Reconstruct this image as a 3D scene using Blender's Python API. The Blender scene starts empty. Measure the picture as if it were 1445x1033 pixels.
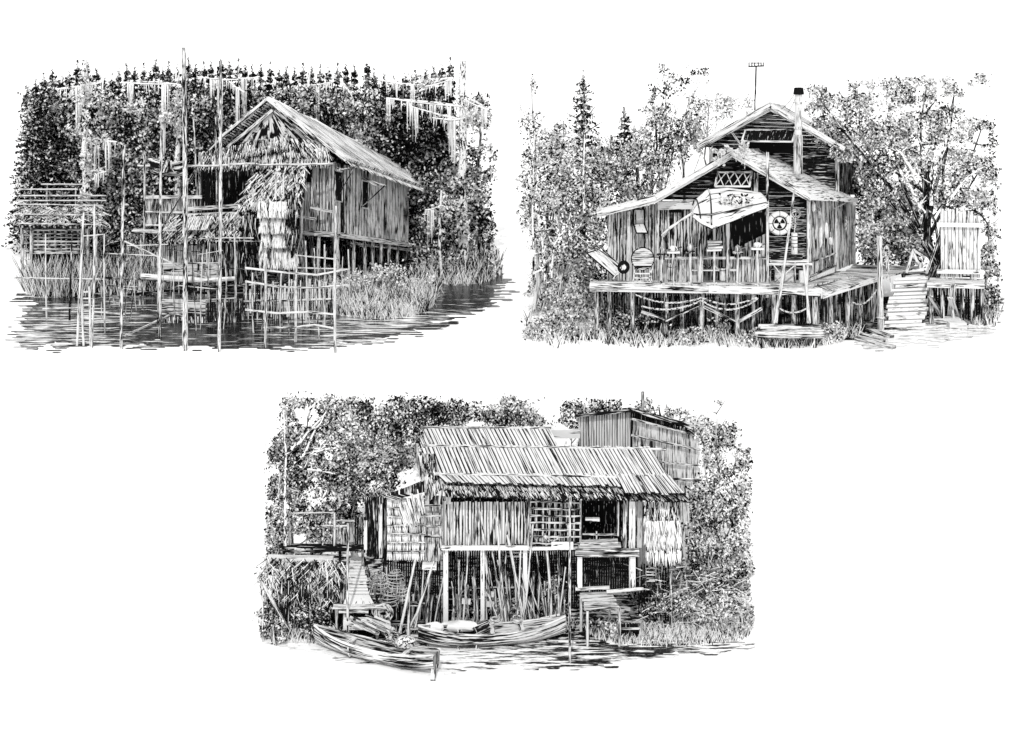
import bpy, math, random
from mathutils import Vector, noise
random.seed(7)
R = random.uniform
sc = bpy.context.scene
COL = sc.collection
rad = math.radians

# ------------------------------------------------------------------ camera, light, exposure
F = 2200.0                 # focal length, in photograph pixels
HROW = -100.0              # row of the horizon
EYE = 17.15                # height of the eye over the upper terrace
cam = bpy.data.cameras.new('camera'); co = bpy.data.objects.new('camera', cam); COL.objects.link(co)
co.location = (0, 0, EYE); co.rotation_euler = (rad(90), 0, 0)
cam.sensor_width = 36.0; cam.lens = 36.0 * F / 1445.0
cam.shift_y = (HROW - 516.5) / 1445.0
cam.clip_start = 0.5; cam.clip_end = 6000
sc.camera = co
w = bpy.data.worlds.new('World'); sc.world = w; w.use_nodes = True
bg = w.node_tree.nodes['Background']; bg.inputs[0].default_value = (1, 1, 1, 1); bg.inputs[1].default_value = 1.0
sun = bpy.data.lights.new('sun', 'SUN'); so = bpy.data.objects.new('sun', sun); COL.objects.link(so)
sun.energy = 1.7; sun.angle = rad(0.6); sun.color = (1, 0.995, 0.985)
so.rotation_euler = (rad(44), 0, rad(-6))
vs = sc.view_settings; vs.view_transform = 'Standard'; vs.look = 'None'; vs.exposure = 0.14; vs.gamma = 1

# ------------------------------------------------------------------ ink materials
def probit(p):
    return 4.91 * (p ** .14 - (1 - p) ** .14)
def ink(name, frac, fu=14, fv=1.3, patch=.35, pf=.5, lo=.009, hi=.68, soft=.03, rough=1, det=3):
    m = bpy.data.materials.new(name); m.use_nodes = True
    nt = m.node_tree; N = nt.nodes; L = nt.links; N.clear()
    out = N.new('ShaderNodeOutputMaterial'); bs = N.new('ShaderNodeBsdfPrincipled')
    bs.inputs['Roughness'].default_value = rough; bs.inputs['Specular IOR Level'].default_value = 0.0
    tc = N.new('ShaderNodeTexCoord'); oi = N.new('ShaderNodeObjectInfo')
    mp = N.new('ShaderNodeMapping'); mp.inputs['Scale'].default_value = (fu, fv, 1)
    mu = N.new('ShaderNodeMath'); mu.operation = 'MULTIPLY'; mu.inputs[1].default_value = 61.7
    cb = N.new('ShaderNodeCombineXYZ'); L.new(oi.outputs['Random'], mu.inputs[0])
    for i in range(3): L.new(mu.outputs[0], cb.inputs[i])
    L.new(cb.outputs[0], mp.inputs['Location']); L.new(tc.outputs['UV'], mp.inputs['Vector'])
    n1 = N.new('ShaderNodeTexNoise'); n1.inputs['Scale'].default_value = 1; n1.inputs['Detail'].default_value = det
    n1.inputs['Roughness'].default_value = .62; L.new(mp.outputs[0], n1.inputs['Vector'])
    m2 = N.new('ShaderNodeMapping'); m2.inputs['Scale'].default_value = (pf, pf * .8, 1)
    L.new(cb.outputs[0], m2.inputs['Location']); L.new(tc.outputs['UV'], m2.inputs['Vector'])
    n2 = N.new('ShaderNodeTexNoise'); n2.inputs['Scale'].default_value = 1; n2.inputs['Detail'].default_value = 2
    L.new(m2.outputs[0], n2.inputs['Vector'])
    ma = N.new('ShaderNodeMath'); ma.operation = 'MULTIPLY_ADD'; ma.inputs[1].default_value = patch
    L.new(n2.outputs['Fac'], ma.inputs[0]); L.new(n1.outputs['Fac'], ma.inputs[2])
    thr = .5 + .5 * patch + .115 * probit(frac)
    mr = N.new('ShaderNodeMapRange'); mr.inputs['From Min'].default_value = thr - soft; mr.inputs['From Max'].default_value = thr + soft
    mr.inputs['To Min'].default_value = lo; mr.inputs['To Max'].default_value = hi
    L.new(ma.outputs[0], mr.inputs['Value'])
    L.new(mr.outputs[0], bs.inputs['Base Color']); L.new(bs.outputs[0], out.inputs[0])
    return m
def island(name, frac, cs=.8, amt=1.6, lo=.007, hi=.80, soft=.12):
    m = bpy.data.materials.new(name); m.use_nodes = True
    nt = m.node_tree; N = nt.nodes; L = nt.links; N.clear()
    out = N.new('ShaderNodeOutputMaterial'); bs = N.new('ShaderNodeBsdfPrincipled')
    bs.inputs['Roughness'].default_value = 1; bs.inputs['Specular IOR Level'].default_value = 0.0
    ge = N.new('ShaderNodeNewGeometry'); tc = N.new('ShaderNodeTexCoord'); oi = N.new('ShaderNodeObjectInfo')
    mu = N.new('ShaderNodeMath'); mu.operation = 'MULTIPLY'; mu.inputs[1].default_value = 57.3
    L.new(oi.outputs['Random'], mu.inputs[0])
    va = N.new('ShaderNodeVectorMath'); va.operation = 'ADD'
    L.new(tc.outputs['Object'], va.inputs[0]); L.new(mu.outputs[0], va.inputs[1])
    n2 = N.new('ShaderNodeTexNoise'); n2.inputs['Scale'].default_value = cs; n2.inputs['Detail'].default_value = 2
    L.new(va.outputs[0], n2.inputs['Vector'])
    ma = N.new('ShaderNodeMath'); ma.operation = 'MULTIPLY_ADD'; ma.inputs[1].default_value = amt
    L.new(n2.outputs['Fac'], ma.inputs[0]); L.new(ge.outputs['Random Per Island'], ma.inputs[2])
    thr = frac + .5 * amt
    mr = N.new('ShaderNodeMapRange'); mr.inputs['From Min'].default_value = thr - soft; mr.inputs['From Max'].default_value = thr + soft
    mr.inputs['To Min'].default_value = lo; mr.inputs['To Max'].default_value = hi
    L.new(ma.outputs[0], mr.inputs['Value'])
    L.new(mr.outputs[0], bs.inputs['Base Color']); L.new(bs.outputs[0], out.inputs[0])
    return m
M = dict(
    pole=ink('bamboo', .48, 26, 2.2, .3), pole_dark=ink('dark_bamboo', .70, 26, 2, .3), pole_white=ink('bare_pole', .30, 26, 1.6, .3),
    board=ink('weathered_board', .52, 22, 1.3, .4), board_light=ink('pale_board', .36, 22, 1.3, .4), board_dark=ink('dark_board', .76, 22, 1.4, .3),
    board_black=ink('black_shade_board', .90, 20, 1.3, .2), white=ink('whitewashed_wood', .27, 20, 1.2, .3, hi=.72),  # board_black: dark boards, also black gap backing and painted recess shadow
    plain_white=ink('white_paint', .13, 16, 2, .3, hi=.8), black=ink('black_iron', .97, 14, 2, .1),
    metal=ink('corrugated_metal', .24, 30, .5, .25, .5, hi=.66), metal_dark=ink('rusty_corrugated_metal', .34, 22, 1.2, .5),
    thatch=island('thatch_straw', .5, .9, .8), thatch_pale=island('pale_thatch_straw', .2, .9, .6, hi=.85), thatch_dark=island('dark_straw', .82, .9, .5),
    under_pale=ink('pale_thatch_underlayer', .42, 16, .8, .3, hi=.8), under=ink('thatch_underlayer', .82, 16, .8, .3),
    leaf_black=island('black_leaves', .78, .9, 1.3), leaf_dark=island('dark_leaves', .66, .9, 1.8), leaf_mid=island('mid_leaves', .54, .9, 1.7), leaf_light=island('light_leaves', .40, .8, 1.4),  # leaf tones from mostly black to light, mixed leaf by leaf
    leaf_pale=island('pale_leaves', .3, .6, .9),
    reed=island('reed_blades', .50, .5, 1.0), reed_light=island('light_grass_blades', .33, .6, 1.0, hi=.8), moss=island('hanging_moss', .10, .6, .3, hi=.9),
    bark=ink('pale_bark', .40, 16, 2, .4), bark_dark=ink('dark_bark', .74, 14, 1.6, .4), rope=ink('rope', .35, 20, 10, .2),
    bark_white=ink('bleached_bark', .34, 9, 5, .5, .9, hi=.85),
    hull_planks=ink('hull_planks', .52, 34, 1.0, .2, .8, hi=.7),
    mud=ink('dark_shade_mud', .70, 2.6, 7, .4, .3, det=4), mud_light=ink('dry_mud', .42, 2.6, 7, .5, .3, det=4),  # mud: bank ground with the shade under the houses inked in
)
def ground_mat():
    m = bpy.data.materials.new('white_ground'); m.use_nodes = True; nt = m.node_tree
    bs = nt.nodes['Principled BSDF']; bs.inputs['Roughness'].default_value = 1; bs.inputs['Specular IOR Level'].default_value = 0
    n = nt.nodes.new('ShaderNodeTexNoise'); n.inputs['Scale'].default_value = .6
    mr = nt.nodes.new('ShaderNodeMapRange'); mr.inputs['To Min'].default_value = .955; mr.inputs['To Max'].default_value = .985
    nt.links.new(n.outputs['Fac'], mr.inputs['Value']); nt.links.new(mr.outputs[0], bs.inputs['Base Color'])
    return m
M['ground'] = ground_mat()
def water_mat(name, frac, hi=.8, fu=.55, fv=5.5, ior=1.5):
    m = ink(name, frac, fu, fv, .5, .12, .012, hi, .04, .16, 4)
    nt = m.node_tree; bs = [n for n in nt.nodes if n.type == 'BSDF_PRINCIPLED'][0]
    bs.inputs['Specular IOR Level'].default_value = .5; bs.inputs['IOR'].default_value = ior
    tc = nt.nodes.new('ShaderNodeTexCoord'); mp = nt.nodes.new('ShaderNodeMapping'); mp.inputs['Scale'].default_value = (1.2, 5, 1)
    n = nt.nodes.new('ShaderNodeTexNoise'); n.inputs['Scale'].default_value = 1.0; b = nt.nodes.new('ShaderNodeBump')
    b.inputs['Strength'].default_value = .25; b.inputs['Distance'].default_value = .03
    nt.links.new(tc.outputs['UV'], mp.inputs[0]); nt.links.new(mp.outputs[0], n.inputs['Vector']); nt.links.new(n.outputs['Fac'], b.inputs['Height'])
    nt.links.new(b.outputs[0], bs.inputs['Normal'])
    return m
M['water_dark'] = water_mat('dark_water', .72, .85, .9, 7, 1.36); M['water_light'] = water_mat('light_water', .40, .9, 1.3, 9, 1.25)

# ------------------------------------------------------------------ mesh collector
class MB:
    def __init__(s): s.v = []; s.f = []; s.uv = []; s.mi = []
    def face(s, pts, uvs=None, mi=0):
        i = len(s.v); s.v += [tuple(p) for p in pts]; s.f.append(tuple(range(i, i + len(pts))))
        s.uv += uvs if uvs else [(0, 0)] * len(pts); s.mi.append(mi)
    def shared(s, verts, faces, uvs=None, mi=0):
        i = len(s.v); s.v += [tuple(p) for p in verts]
        for k, f in enumerate(faces):
            s.f.append(tuple(i + j for j in f)); s.uv += uvs[k] if uvs else [(0, 0)] * len(f); s.mi.append(mi)
    def hexa(s, a, mi=0, off=None):
        # a: 8 corners, 0-3 front (A0 A1 B1 B0), 4-7 the same moved back; the grain runs A -> B
        off = (R(0, 40), R(0, 40)) if off is None else off
        L = ((a[0] + a[1]) / 2 - (a[2] + a[3]) / 2).length; W = (a[0] - a[1]).length; T = (a[0] - a[4]).length
        ou, ov = off
        g = lambda W_, L_: [(ou, ov), (ou + W_, ov), (ou + W_, ov + L_), (ou, ov + L_)]
        fs = [(0, 1, 2, 3), (5, 4, 7, 6), (4, 0, 3, 7), (1, 5, 6, 2), (4, 5, 1, 0), (3, 2, 6, 7)]
        us = [g(W, L), g(W, L), g(T, L), g(T, L), g(W, T), g(W, T)]
        s.shared(a, fs, us, mi)
    def slab(s, A0, A1, B0, B1, th, mi=0, front=0.0):
        n = (A1 - A0).cross(B0 - A0)
        if n.length < 1e-9: n = (B1 - B0).cross(B0 - A0)
        n.normalize()
        if n.y > 0 or (abs(n.y) < 1e-6 and n.z < 0): n = -n
        f = n * front; b = f - n * th
        s.hexa([A0 + f, A1 + f, B1 + f, B0 + f, A0 + b, A1 + b, B1 + b, B0 + b], mi)
    def strips(s, A0, A1, B0, B1, n, th=.04, gap=.1, jit=0., front=0., mi=0, fj=.012):
        for i in range(n):
            t0 = (i + gap * R(.3, .7)) / n; t1 = (i + 1 - gap * R(.3, .7)) / n
            a0, a1, b0, b1 = A0.lerp(A1, t0), A0.lerp(A1, t1), B0.lerp(B1, t0), B0.lerp(B1, t1)
            d0 = (a0 - b0); d1 = (a1 - b1); l = max(d0.length, .01)
            k0 = R(-jit, jit) / l; k1 = R(-jit, jit) / l
            s.slab(a0 + d0 * k0, a1 + d1 * k0, b0 - d0 * k1, b1 - d1 * k1, th, mi, front + R(-fj, fj))
    def bar(s, p, q, w, h=None, up=None, mi=0):
        h = h or w; d = (q - p).normalized()
        u = up or (Vector((0, 0, 1)) if abs(d.z) < .9 else Vector((0, -1, 0)))
        r = d.cross(u).normalized(); u = r.cross(d).normalized()
        r *= w / 2; u *= h / 2
        s.hexa([p - r + u, p + r + u, q + r + u, q - r + u, p - r - u, p + r - u, q + r - u, q - r - u], mi)
    def tube(s, pts, r0, r1=None, n=6, mi=0, wob=0.):
        r1 = r0 if r1 is None else r1; m = len(pts); ring = []; uvs = []; v = R(0, 40); u0 = R(0, 40)
        base = len(s.v); lens = [0]
        for i in range(1, m): lens.append(lens[-1] + (pts[i] - pts[i - 1]).length)
        for i, p in enumerate(pts):
            d = (pts[min(i + 1, m - 1)] - pts[max(i - 1, 0)]).normalized()
            a = Vector((0, 1, 0)) if abs(d.y) < .8 else Vector((1, 0, 0))
            x = d.cross(a).normalized(); y = d.cross(x).normalized()
            r = r0 + (r1 - r0) * (lens[i] / max(lens[-1], 1e-6)); r *= 1 + R(-wob, wob)
            for k in range(n):
                an = 2 * math.pi * k / n; s.v.append(tuple(p + (x * math.cos(an) + y * math.sin(an)) * r))
        for i in range(m - 1):
            for k in range(n):
                k2 = (k + 1) % n
                s.f.append((base + i * n + k, base + i * n + k2, base + (i + 1) * n + k2, base + (i + 1) * n + k))
                c = 2 * math.pi * r0 / n
                s.uv += [(u0 + k * c, v + lens[i]), (u0 + k * c + c, v + lens[i]), (u0 + k * c + c, v + lens[i + 1]), (u0 + k * c, v + lens[i + 1])]; s.mi.append(mi)
        for e in (0, m - 1):
            f = tuple(base + e * n + k for k in range(n)); s.f.append(f if e else f[::-1]); s.uv += [(u0, v)] * n; s.mi.append(mi)
    def pole(s, p, q, r0, r1=None, bend=0., n=6, mi=0, wob=.06, seg=7):
        side = Vector((R(-1, 1), R(-1, 1), R(-.3, .3))) * bend
        pts = [p.lerp(q, i / (seg - 1)) + side * math.sin(math.pi * i / (seg - 1)) for i in range(seg)]
        s.tube(pts, r0, r1, n, mi, wob)
    def rope(s, p, q, sag, r, mi=0):
        s.tube([p.lerp(q, i / 9) - Vector((0, 0, sag * 4 * (i / 9) * (1 - i / 9))) for i in range(10)], r, r, 5, mi, .1)
    def lattice(s, A0, A1, B0, B1, nu, nv, r, mi=0):
        for i in range(nu + 1): s.pole(A0.lerp(A1, i / nu), B0.lerp(B1, i / nu), r, r, r * .6, 5, mi, .1, 4)
        off = Vector((0, -2.1 * r, 0))
        for j in range(nv + 1): s.pole(A0.lerp(B0, j / nv) + off, A1.lerp(B1, j / nv) + off, r, r, r * .6, 5, mi, .1, 4)
    def corr(s, A0, A1, B0, B1, n, amp, rag=0., seg=5, mi=0):
        nn = (A1 - A0).cross(B0 - A0).normalized()
        if nn.y > 0: nn = -nn
        st = n * seg; vs_ = []; fs = []; us = []; W = (A1 - A0).length; rg = 0
        for i in range(st + 1):
            if i % seg == 0: rg = R(-rag, rag)
            t = i / st; o = nn * amp * math.cos(2 * math.pi * i / seg)
            a, b = A0.lerp(A1, t), B0.lerp(B1, t)
            dd = (b - a).normalized(); b = b + dd * rg
            vs_ += [a + o, b + o, a + o - nn * .012, b + o - nn * .012]
        for i in range(st):
            k = i * 4; l = (vs_[k] - vs_[k + 1]).length
            fs.append((k, k + 1, k + 5, k + 4)); us.append([(i * W / st, 0), (i * W / st, l), ((i + 1) * W / st, l), ((i + 1) * W / st, 0)])
            fs.append((k + 2, k + 6, k + 7, k + 3)); us.append([(0, 0)] * 4)
            fs.append((k + 1, k + 3, k + 7, k + 5)); us.append([(0, 0)] * 4)
            fs.append((k, k + 4, k + 6, k + 2)); us.append([(0, 0)] * 4)
        s.shared(vs_, fs, us, mi)
    def blade(s, p, d, L, wd, droop=.3, mi=0, seg=2):
        side = d.cross(Vector((R(-.5, .5), -1, R(-.3, .3)))).normalized() * wd / 2
        vs_ = []; fs = []
        for i in range(seg + 1):
            t = i / seg; c = p + d * (L * t) + Vector((0, 0, -droop * L * t * t)); k = side * (1 - .75 * t)
            vs_ += [c - k, c + k]
        for i in range(seg): fs.append((2 * i, 2 * i + 1, 2 * i + 3, 2 * i + 2))
        s.shared(vs_, fs, None, mi)
    def thatch(s, A0, A1, B0, B1, rows, n, L, wd, lift=.05, under=.08, over=.25, umi=1, mi=0, jit=.25):
        s.slab(A0, A1, B0, B1, under, umi, 0)
        nn = (A1 - A0).cross(B0 - A0)
        if nn.length < 1e-6: nn = (B1 - B0).cross(B0 - A0)
        nn.normalize()
        if nn.y > 0: nn = -nn
        for r in range(rows):
            for k in range(n):
                t = (k + R(0, 1)) / n; a, b = A0.lerp(A1, t), B0.lerp(B1, t); full = (b - a); fl = full.length
                d = full / max(fl, .01)
                d = (d + (A1 - A0).normalized() * R(-jit, jit) + nn * R(.02, .12)).normalized()
                tt = (r + R(-.15, .3)) / rows
                ln = L * R(.6, 1.2)
                ln = min(ln, max(.05, fl * (1 - tt) + over * R(.1, 1)))
                s.blade(a + full * max(0, tt) + nn * R(.0, lift), d, ln, wd * R(.6, 1.3), R(0, .06), mi, 1)
    def leaf(s, c, size, asp=1.7, mi=0):
        d = Vector((R(-1, 1), R(-1, 1), R(-1, 1))).normalized(); e = d.cross(Vector((R(-1, 1), R(-1, 1), R(-1, 1)))).normalized()
        d *= size * asp * .5; e *= size * .5
        i = len(s.v); s.v += [tuple(c - d), tuple(c + e - d * .1), tuple(c + d), tuple(c - e - d * .1)]
        s.f.append((i, i + 1, i + 2, i + 3)); s.uv += [(0, 0)] * 4; s.mi.append(mi)
    def ball(s, c, rx, ry, rz, n=10, m=7, mi=0, jit=0.):
        vs_ = []; fs = []; us = []
        for j in range(m + 1):
            th = math.pi * j / m
            for i in range(n):
                ph = 2 * math.pi * i / n; k = 1 + R(-jit, jit)
                vs_.append(c + Vector((rx * math.sin(th) * math.cos(ph), ry * math.sin(th) * math.sin(ph), rz * math.cos(th))) * k)
        for j in range(m):
            for i in range(n):
                fs.append((j * n + i, j * n + (i + 1) % n, (j + 1) * n + (i + 1) % n, (j + 1) * n + i))
                us.append([(i * .1, j * .1), (i * .1 + .1, j * .1), (i * .1 + .1, j * .1 + .1), (i * .1, j * .1 + .1)])
        s.shared(vs_, fs, us, mi)
    def disc(s, c, ax, r, th, n=24, mi=0, r1=None):
        # short lathe: cylinder of radius r about ax
        ax = ax.normalized(); s.tube([c - ax * th / 2, c + ax * th / 2], r, r1 if r1 else r, n, mi)
    def torus(s, c, ax, Rr, r, n=26, m=8, mi=0):
        ax = ax.normalized(); x = ax.cross(Vector((0, 0, 1)) if abs(ax.z) < .9 else Vector((1, 0, 0))).normalized(); y = ax.cross(x)
        vs_ = []; fs = []; us = []
        for i in range(n):
            a = 2 * math.pi * i / n; d = x * math.cos(a) + y * math.sin(a)
            for k in range(m):
                b = 2 * math.pi * k / m; vs_.append(c + d * (Rr + r * math.cos(b)) + ax * r * math.sin(b))
        for i in range(n):
            for k in range(m):
                fs.append((i * m + k, ((i + 1) % n) * m + k, ((i + 1) % n) * m + (k + 1) % m, i * m + (k + 1) % m))
                us.append([(k * .05, i * .06), (k * .05, i * .06 + .06), (k * .05 + .05, i * .06 + .06), (k * .05 + .05, i * .06)])
        s.shared(vs_, fs, us, mi)
LOC = {}
def tag(o, label=None, cat=None, group=None, kind=None):
    if label: o['label'] = label
    if cat: o['category'] = cat
    if group: o['group'] = group
    if kind: o['kind'] = kind
    return o
def thing(name, label, cat, loc, group=None):
    o = bpy.data.objects.new(name, None); COL.objects.link(o); o.location = loc; o.empty_display_size = .2
    LOC[o] = Vector(loc); return tag(o, label, cat, group)
def build(mb, name, mats, parent=None, base=None):
    base = LOC[parent] if parent is not None else Vector(base if base is not None else (0, 0, 0))
    me = bpy.data.meshes.new(name); bx, by, bz = base
    me.from_pydata([(x - bx, y - by, z - bz) for x, y, z in mb.v], [], mb.f)
    uvl = me.uv_layers.new(name='UVMap'); uvl.data.foreach_set('uv', [c for uv in mb.uv for c in uv])
    mats = mats if isinstance(mats, (list, tuple)) else [mats]
    for m in mats: me.materials.append(M[m])
    if len(mats) > 1: me.polygons.foreach_set('material_index', mb.mi)
    me.update()
    o = bpy.data.objects.new(name, me); COL.objects.link(o)
    if parent is not None: o.parent = parent
    else: o.location = base
    LOC[o] = base
    return o
def solo(mb, name, mats, base, label, cat, group=None):
    return tag(build(mb, name, mats, None, base), label, cat, group)
def dup(root, loc, label=None, scale=None, rz=0):
    r = root.copy(); COL.objects.link(r); r.location = loc; r.rotation_euler.z = rz
    if scale: r.scale = scale
    if label: r['label'] = label
    for ch in list(root.children):
        c = ch.copy(); COL.objects.link(c); c.parent = r
        for g in ch.children:
            d = g.copy(); COL.objects.link(d); d.parent = c
    return r

# ------------------------------------------------------------------ the three places: pixel + depth -> point
class Place:
    def __init__(s, D, level): s.D = D; s.s = D / F; s.level = level
    def P(s, px, py, d=0.):
        z = s.D + d * s.s; return Vector(((px - 722.5) * z / F, z, EYE + (HROW - py) * z / F))
    def G(s, px, py):                       # a point of the ground, seen at this pixel
        z = (EYE - s.level) * F / (py - HROW); return Vector(((px - 722.5) * z / F, z, s.level))
    def g(s, px, d):                        # a point of the ground at this depth
        p = s.P(px, 0, d); p.z = s.level; return p
    def dep(s, py): return ((EYE - s.level) * F / (py - HROW) - s.D) / s.s
A = Place(74.0, 0.0); B = Place(66.6, 0.0); C = Place(52.0, EYE - 985 * 52.0 / F)
LOWZ = C.level

# ------------------------------------------------------------------ the ground
def smooth(t): t = max(0, min(1, t)); return t * t * (3 - 2 * t)
def make_ground():
    xs = [-3000, -800, -250, -100, -60] + [-40 + 2 * i for i in range(41)] + [60, 100, 250, 800, 3000]
    ys = [-200, -20, 10, 25, 35, 42, 48, 52, 56, 57.5] + [58.6 + .4 * i for i in range(11)] + [64, 68, 74, 80, 88, 100, 130, 200, 500, 1500, 5000]
    vs_ = []; fs = []; us = []
    for y in ys:
        for x in xs: vs_.append(Vector((x, y, LOWZ + (0 - LOWZ) * smooth((y - 58.7) / 3.6) - .02)))
    n = len(xs)
    for j in range(len(ys) - 1):
        for i in range(n - 1): fs.append((j * n + i, j * n + i + 1, (j + 1) * n + i + 1, (j + 1) * n + i))
    mb = MB(); mb.shared(vs_, fs)
    o = build(mb, 'ground', 'ground'); tag(o, kind='structure')
make_ground()
def water(place, name, mat, poly, step=(4, 1.5), rag=14, lift=.0, top_rag=4):
    # a flat sheet of water whose rim breaks into streaks; the rim is cut on the ground itself
    def inside(x, y):
        c = False; j = len(poly) - 1
        for i in range(len(poly)):
            xi, yi = poly[i]; xj, yj = poly[j]
            if (yi > y) != (yj > y) and x < (xj - xi) * (y - yi) / (yj - yi) + xi: c = not c
            j = i
        return c
    x0 = min(p[0] for p in poly) - 30; x1 = max(p[0] for p in poly) + 30; y0 = min(p[1] for p in poly) - 12; y1 = max(p[1] for p in poly) + 14
    mb = MB(); y = y0
    while y < y1:
        x = x0; run = None
        while x < x1 + step[0]:
            n1 = noise.noise(Vector((x / 26, y / 2.1, 3.3))); n2 = noise.noise(Vector((x / 60, y / 8, 8.1)))
            ok = inside(x + 60 * n1 * rag / 14, y + rag * n2 + 9 * n1) and x < x1
            if ok and run is None: run = x
            if not ok and run is not None:
                h = step[1]; e = R(1, 5)
                q = [place.G(run, y + h), place.G(x, y + h), place.G(x + e, y + h * .5), place.G(x, y), place.G(run, y), place.G(run - e, y + h * .5)]
                for p in q: p.z += lift
                mb.face(q, [(p.x, p.y) for p in q]); run = None
            x += step[0]
        y += step[1]
    o = build(mb, name, mat); tag(o, kind='structure'); return o

# ------------------------------------------------------------------ plants
def crown_mb(place, blobs, per, size, d, gap=-.12, freq=None, mi=0, deep=.75):
    mb = MB(); freq = freq or 1.1
    for (cx, cy, rx, ry) in blobs:
        c = place.P(cx, cy, d + R(-15, 15)); k = (c.y) / F
        n = int(per * 5.6 * rx * ry / 1000); size_ = size * .58
        for _ in range(n):
            v = Vector((R(-1, 1), R(-1, 1), R(-1, 1)))
            if v.length > 1: v = v.normalized() * R(.7, 1.12) if R(0, 1) < .75 else v
            p = c + Vector((v.x * rx * k, v.y * rx * k * deep, v.z * ry * k))
            nz = noise.noise(p * freq)
            if nz < gap - .10: continue
            if v.length > .8 and noise.noise(p * freq * 2.3) < -.02: continue
            mb.leaf(p, size_ * k * R(.6, 1.35))
    return mb
def limbs_mb(place, base, top, blobs, r, d, wig=.25, share=1.0, taper=.25):
    mb = MB(); n = 8; pts = []
    for i in range(n):
        t = i / (n - 1); pts.append(base.lerp(top, t) + Vector((R(-wig, wig) * (0 < i < n - 1), R(-wig, wig) * (0 < i < n - 1), 0)))
    mb.tube(pts, r, r * taper, 7, 0, .12)
    for (cx, cy, rx, ry) in blobs:
        if R(0, 1) > share: continue
        e = place.P(cx + R(-.4, .4) * rx, cy - .3 * ry, d + R(-30, 30)); t = R(.35, .85)
        s0 = pts[int(t * (n - 1))]
        if e.z < s0.z: s0 = pts[max(1, int(.3 * n))]
        mid = s0.lerp(e, .5) + Vector((R(-.3, .3), R(-.3, .3), R(.0, .4)))
        mb.tube([s0, s0.lerp(mid, .5) + Vector((R(-.1, .1), 0, R(-.1, .1))), mid, mid.lerp(e, .5) + Vector((R(-.15, .15), 0, R(-.15, .15))), e], r * .28, r * .07, 5, 0, .1)
        for _ in range(3):
            q = mid.lerp(e, R(.1, .8)); mb.tube([q, q + Vector((R(-.6, .6), R(-.3, .3), R(.0, .7)))], r * .16, r * .05, 4)
    return mb
def broadleaf(place, px, d, top, blobs, label, leaf='leaf_mid', bark='bark', per=260, size=5, r=6, gap=-.12, group=None, share=1., name='broadleaf_tree', wig=.25, freq=None, base=None):
    base = place.g(px, d) if base is None else base
    t = thing(name, label, 'tree', base, group)
    build(limbs_mb(place, base, place.P(top[0], top[1], d), blobs, r * base.y / F, d, wig, share), 'trunk', bark, t)
    build(crown_mb(place, blobs, per, size, d, gap, freq), 'crown', leaf, t)
    return t
def bare_branches(place, t, lines, d, r, mat='bark_white'):
    for ln in lines:
        pts = [place.P(x + R(-1, 1), y, d + R(-6, 6)) for x, y in ln]; k = pts[0].y / F
        fine = []
        for a, b in zip(pts, pts[1:]): fine += [a, a.lerp(b, .5) + Vector((R(-1.5, 1.5) * k, 0, R(-1.5, 1.5) * k))]
        mb = MB(); mb.tube(fine + [pts[-1]], r * k, r * k * .35, 6, 0, .12)
        for _ in range(3):
            q = random.choice(fine[1:]); e = q + Vector((R(-14, 14), R(-4, 4), R(2, 16))) * k; mb.tube([q, q.lerp(e, .5) + Vector((R(-2, 2) * k, 0, 0)), e], r * k * .4, r * k * .15, 4)
        build(mb, 'branch', mat, t)
def conifer_proto(h, rb, label, group, leaf, n=900, size=.13, bark='bark_dark', power=.8, gapy=.0, loc=(0, 0, 0), tip=.1):
    loc = Vector(loc)
    t = thing('conifer', label, 'tree', loc, group)
    mb = MB(); mb.tube([loc, loc + Vector((0.04, 0, h * .5)), loc + Vector((0, 0, h * .98))], h * .012, h * .002, 6, 0, .1); build(mb, 'trunk', bark, t)
    mb = MB(); tiers = int(h / .38)
    for i in range(tiers):
        z = h * (.05 + .93 * i / tiers); rr = rb * (1 - z / h) ** power + tip; nb = 5 + int(rr * 5)
        ph0 = R(0, 6)
        for b in range(nb):
            if R(0, 1) < gapy: continue
            a = ph0 + 6.283 * b / nb + R(-.2, .2); L = rr * R(.65, 1.2); m = max(3, int(n / tiers / nb * (rr / rb + .25)))
            for k in range(m):
                u = (k + R(.2, 1)) / m; q = Vector((math.cos(a) * L * u, math.sin(a) * L * u, z - .25 * L * u * u + R(-.09, .09)))
                mb.leaf(loc + q + Vector((R(-.07, .07), R(-.07, .07), R(-.07, .07))), size * R(.7, 1.3), 2.0)
    for k in range(46): u = R(0, 1) ** 1.3; q = .03 + .15 * (1 - u); mb.leaf(loc + Vector((R(-q, q), R(-q, q), h * (.90 + .105 * u))), size * .8, 2)
    build(mb, 'crown', leaf, t)
    return t
def moss_mb(p, q, n, L, wd, sag=.25):
    mb = MB(); nc = max(1, int((q - p).length / .9)); mb.rope(p, q, sag * .5, .03)
    for c in range(nc):
        tc = (c + R(.1, .9)) / nc; LL = L * R(.2, 1.0) ** 1.3; wdt = R(.06, .22) / (q - p).length
        for k in range(max(4, int(n / nc * 1.3))):
            u = R(-1, 1); t = max(0, min(1, tc + u * wdt)); a = p.lerp(q, t) - Vector((0, 0, sag * 4 * t * (1 - t)))
            ln = LL * R(.12, 1.0) ** 1.5 + .1
            mb.blade(a + Vector((0, R(-.1, .1), R(-.05, .05))), Vector((R(-.02, .02), R(-.05, .05), -1)).normalized(), ln, wd * R(.6, 1.2), 0, 0, 4)
    for k in range(int(n * .8)):
        t = R(0, 1); mb.blade(p.lerp(q, t) - Vector((0, 0, sag * 4 * t * (1 - t))), Vector((R(-.1, .1), R(-.1, .1), -1)).normalized(), R(.1, .7) ** 1.4, wd * .8, 0, 0, 2)
    return mb
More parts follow.
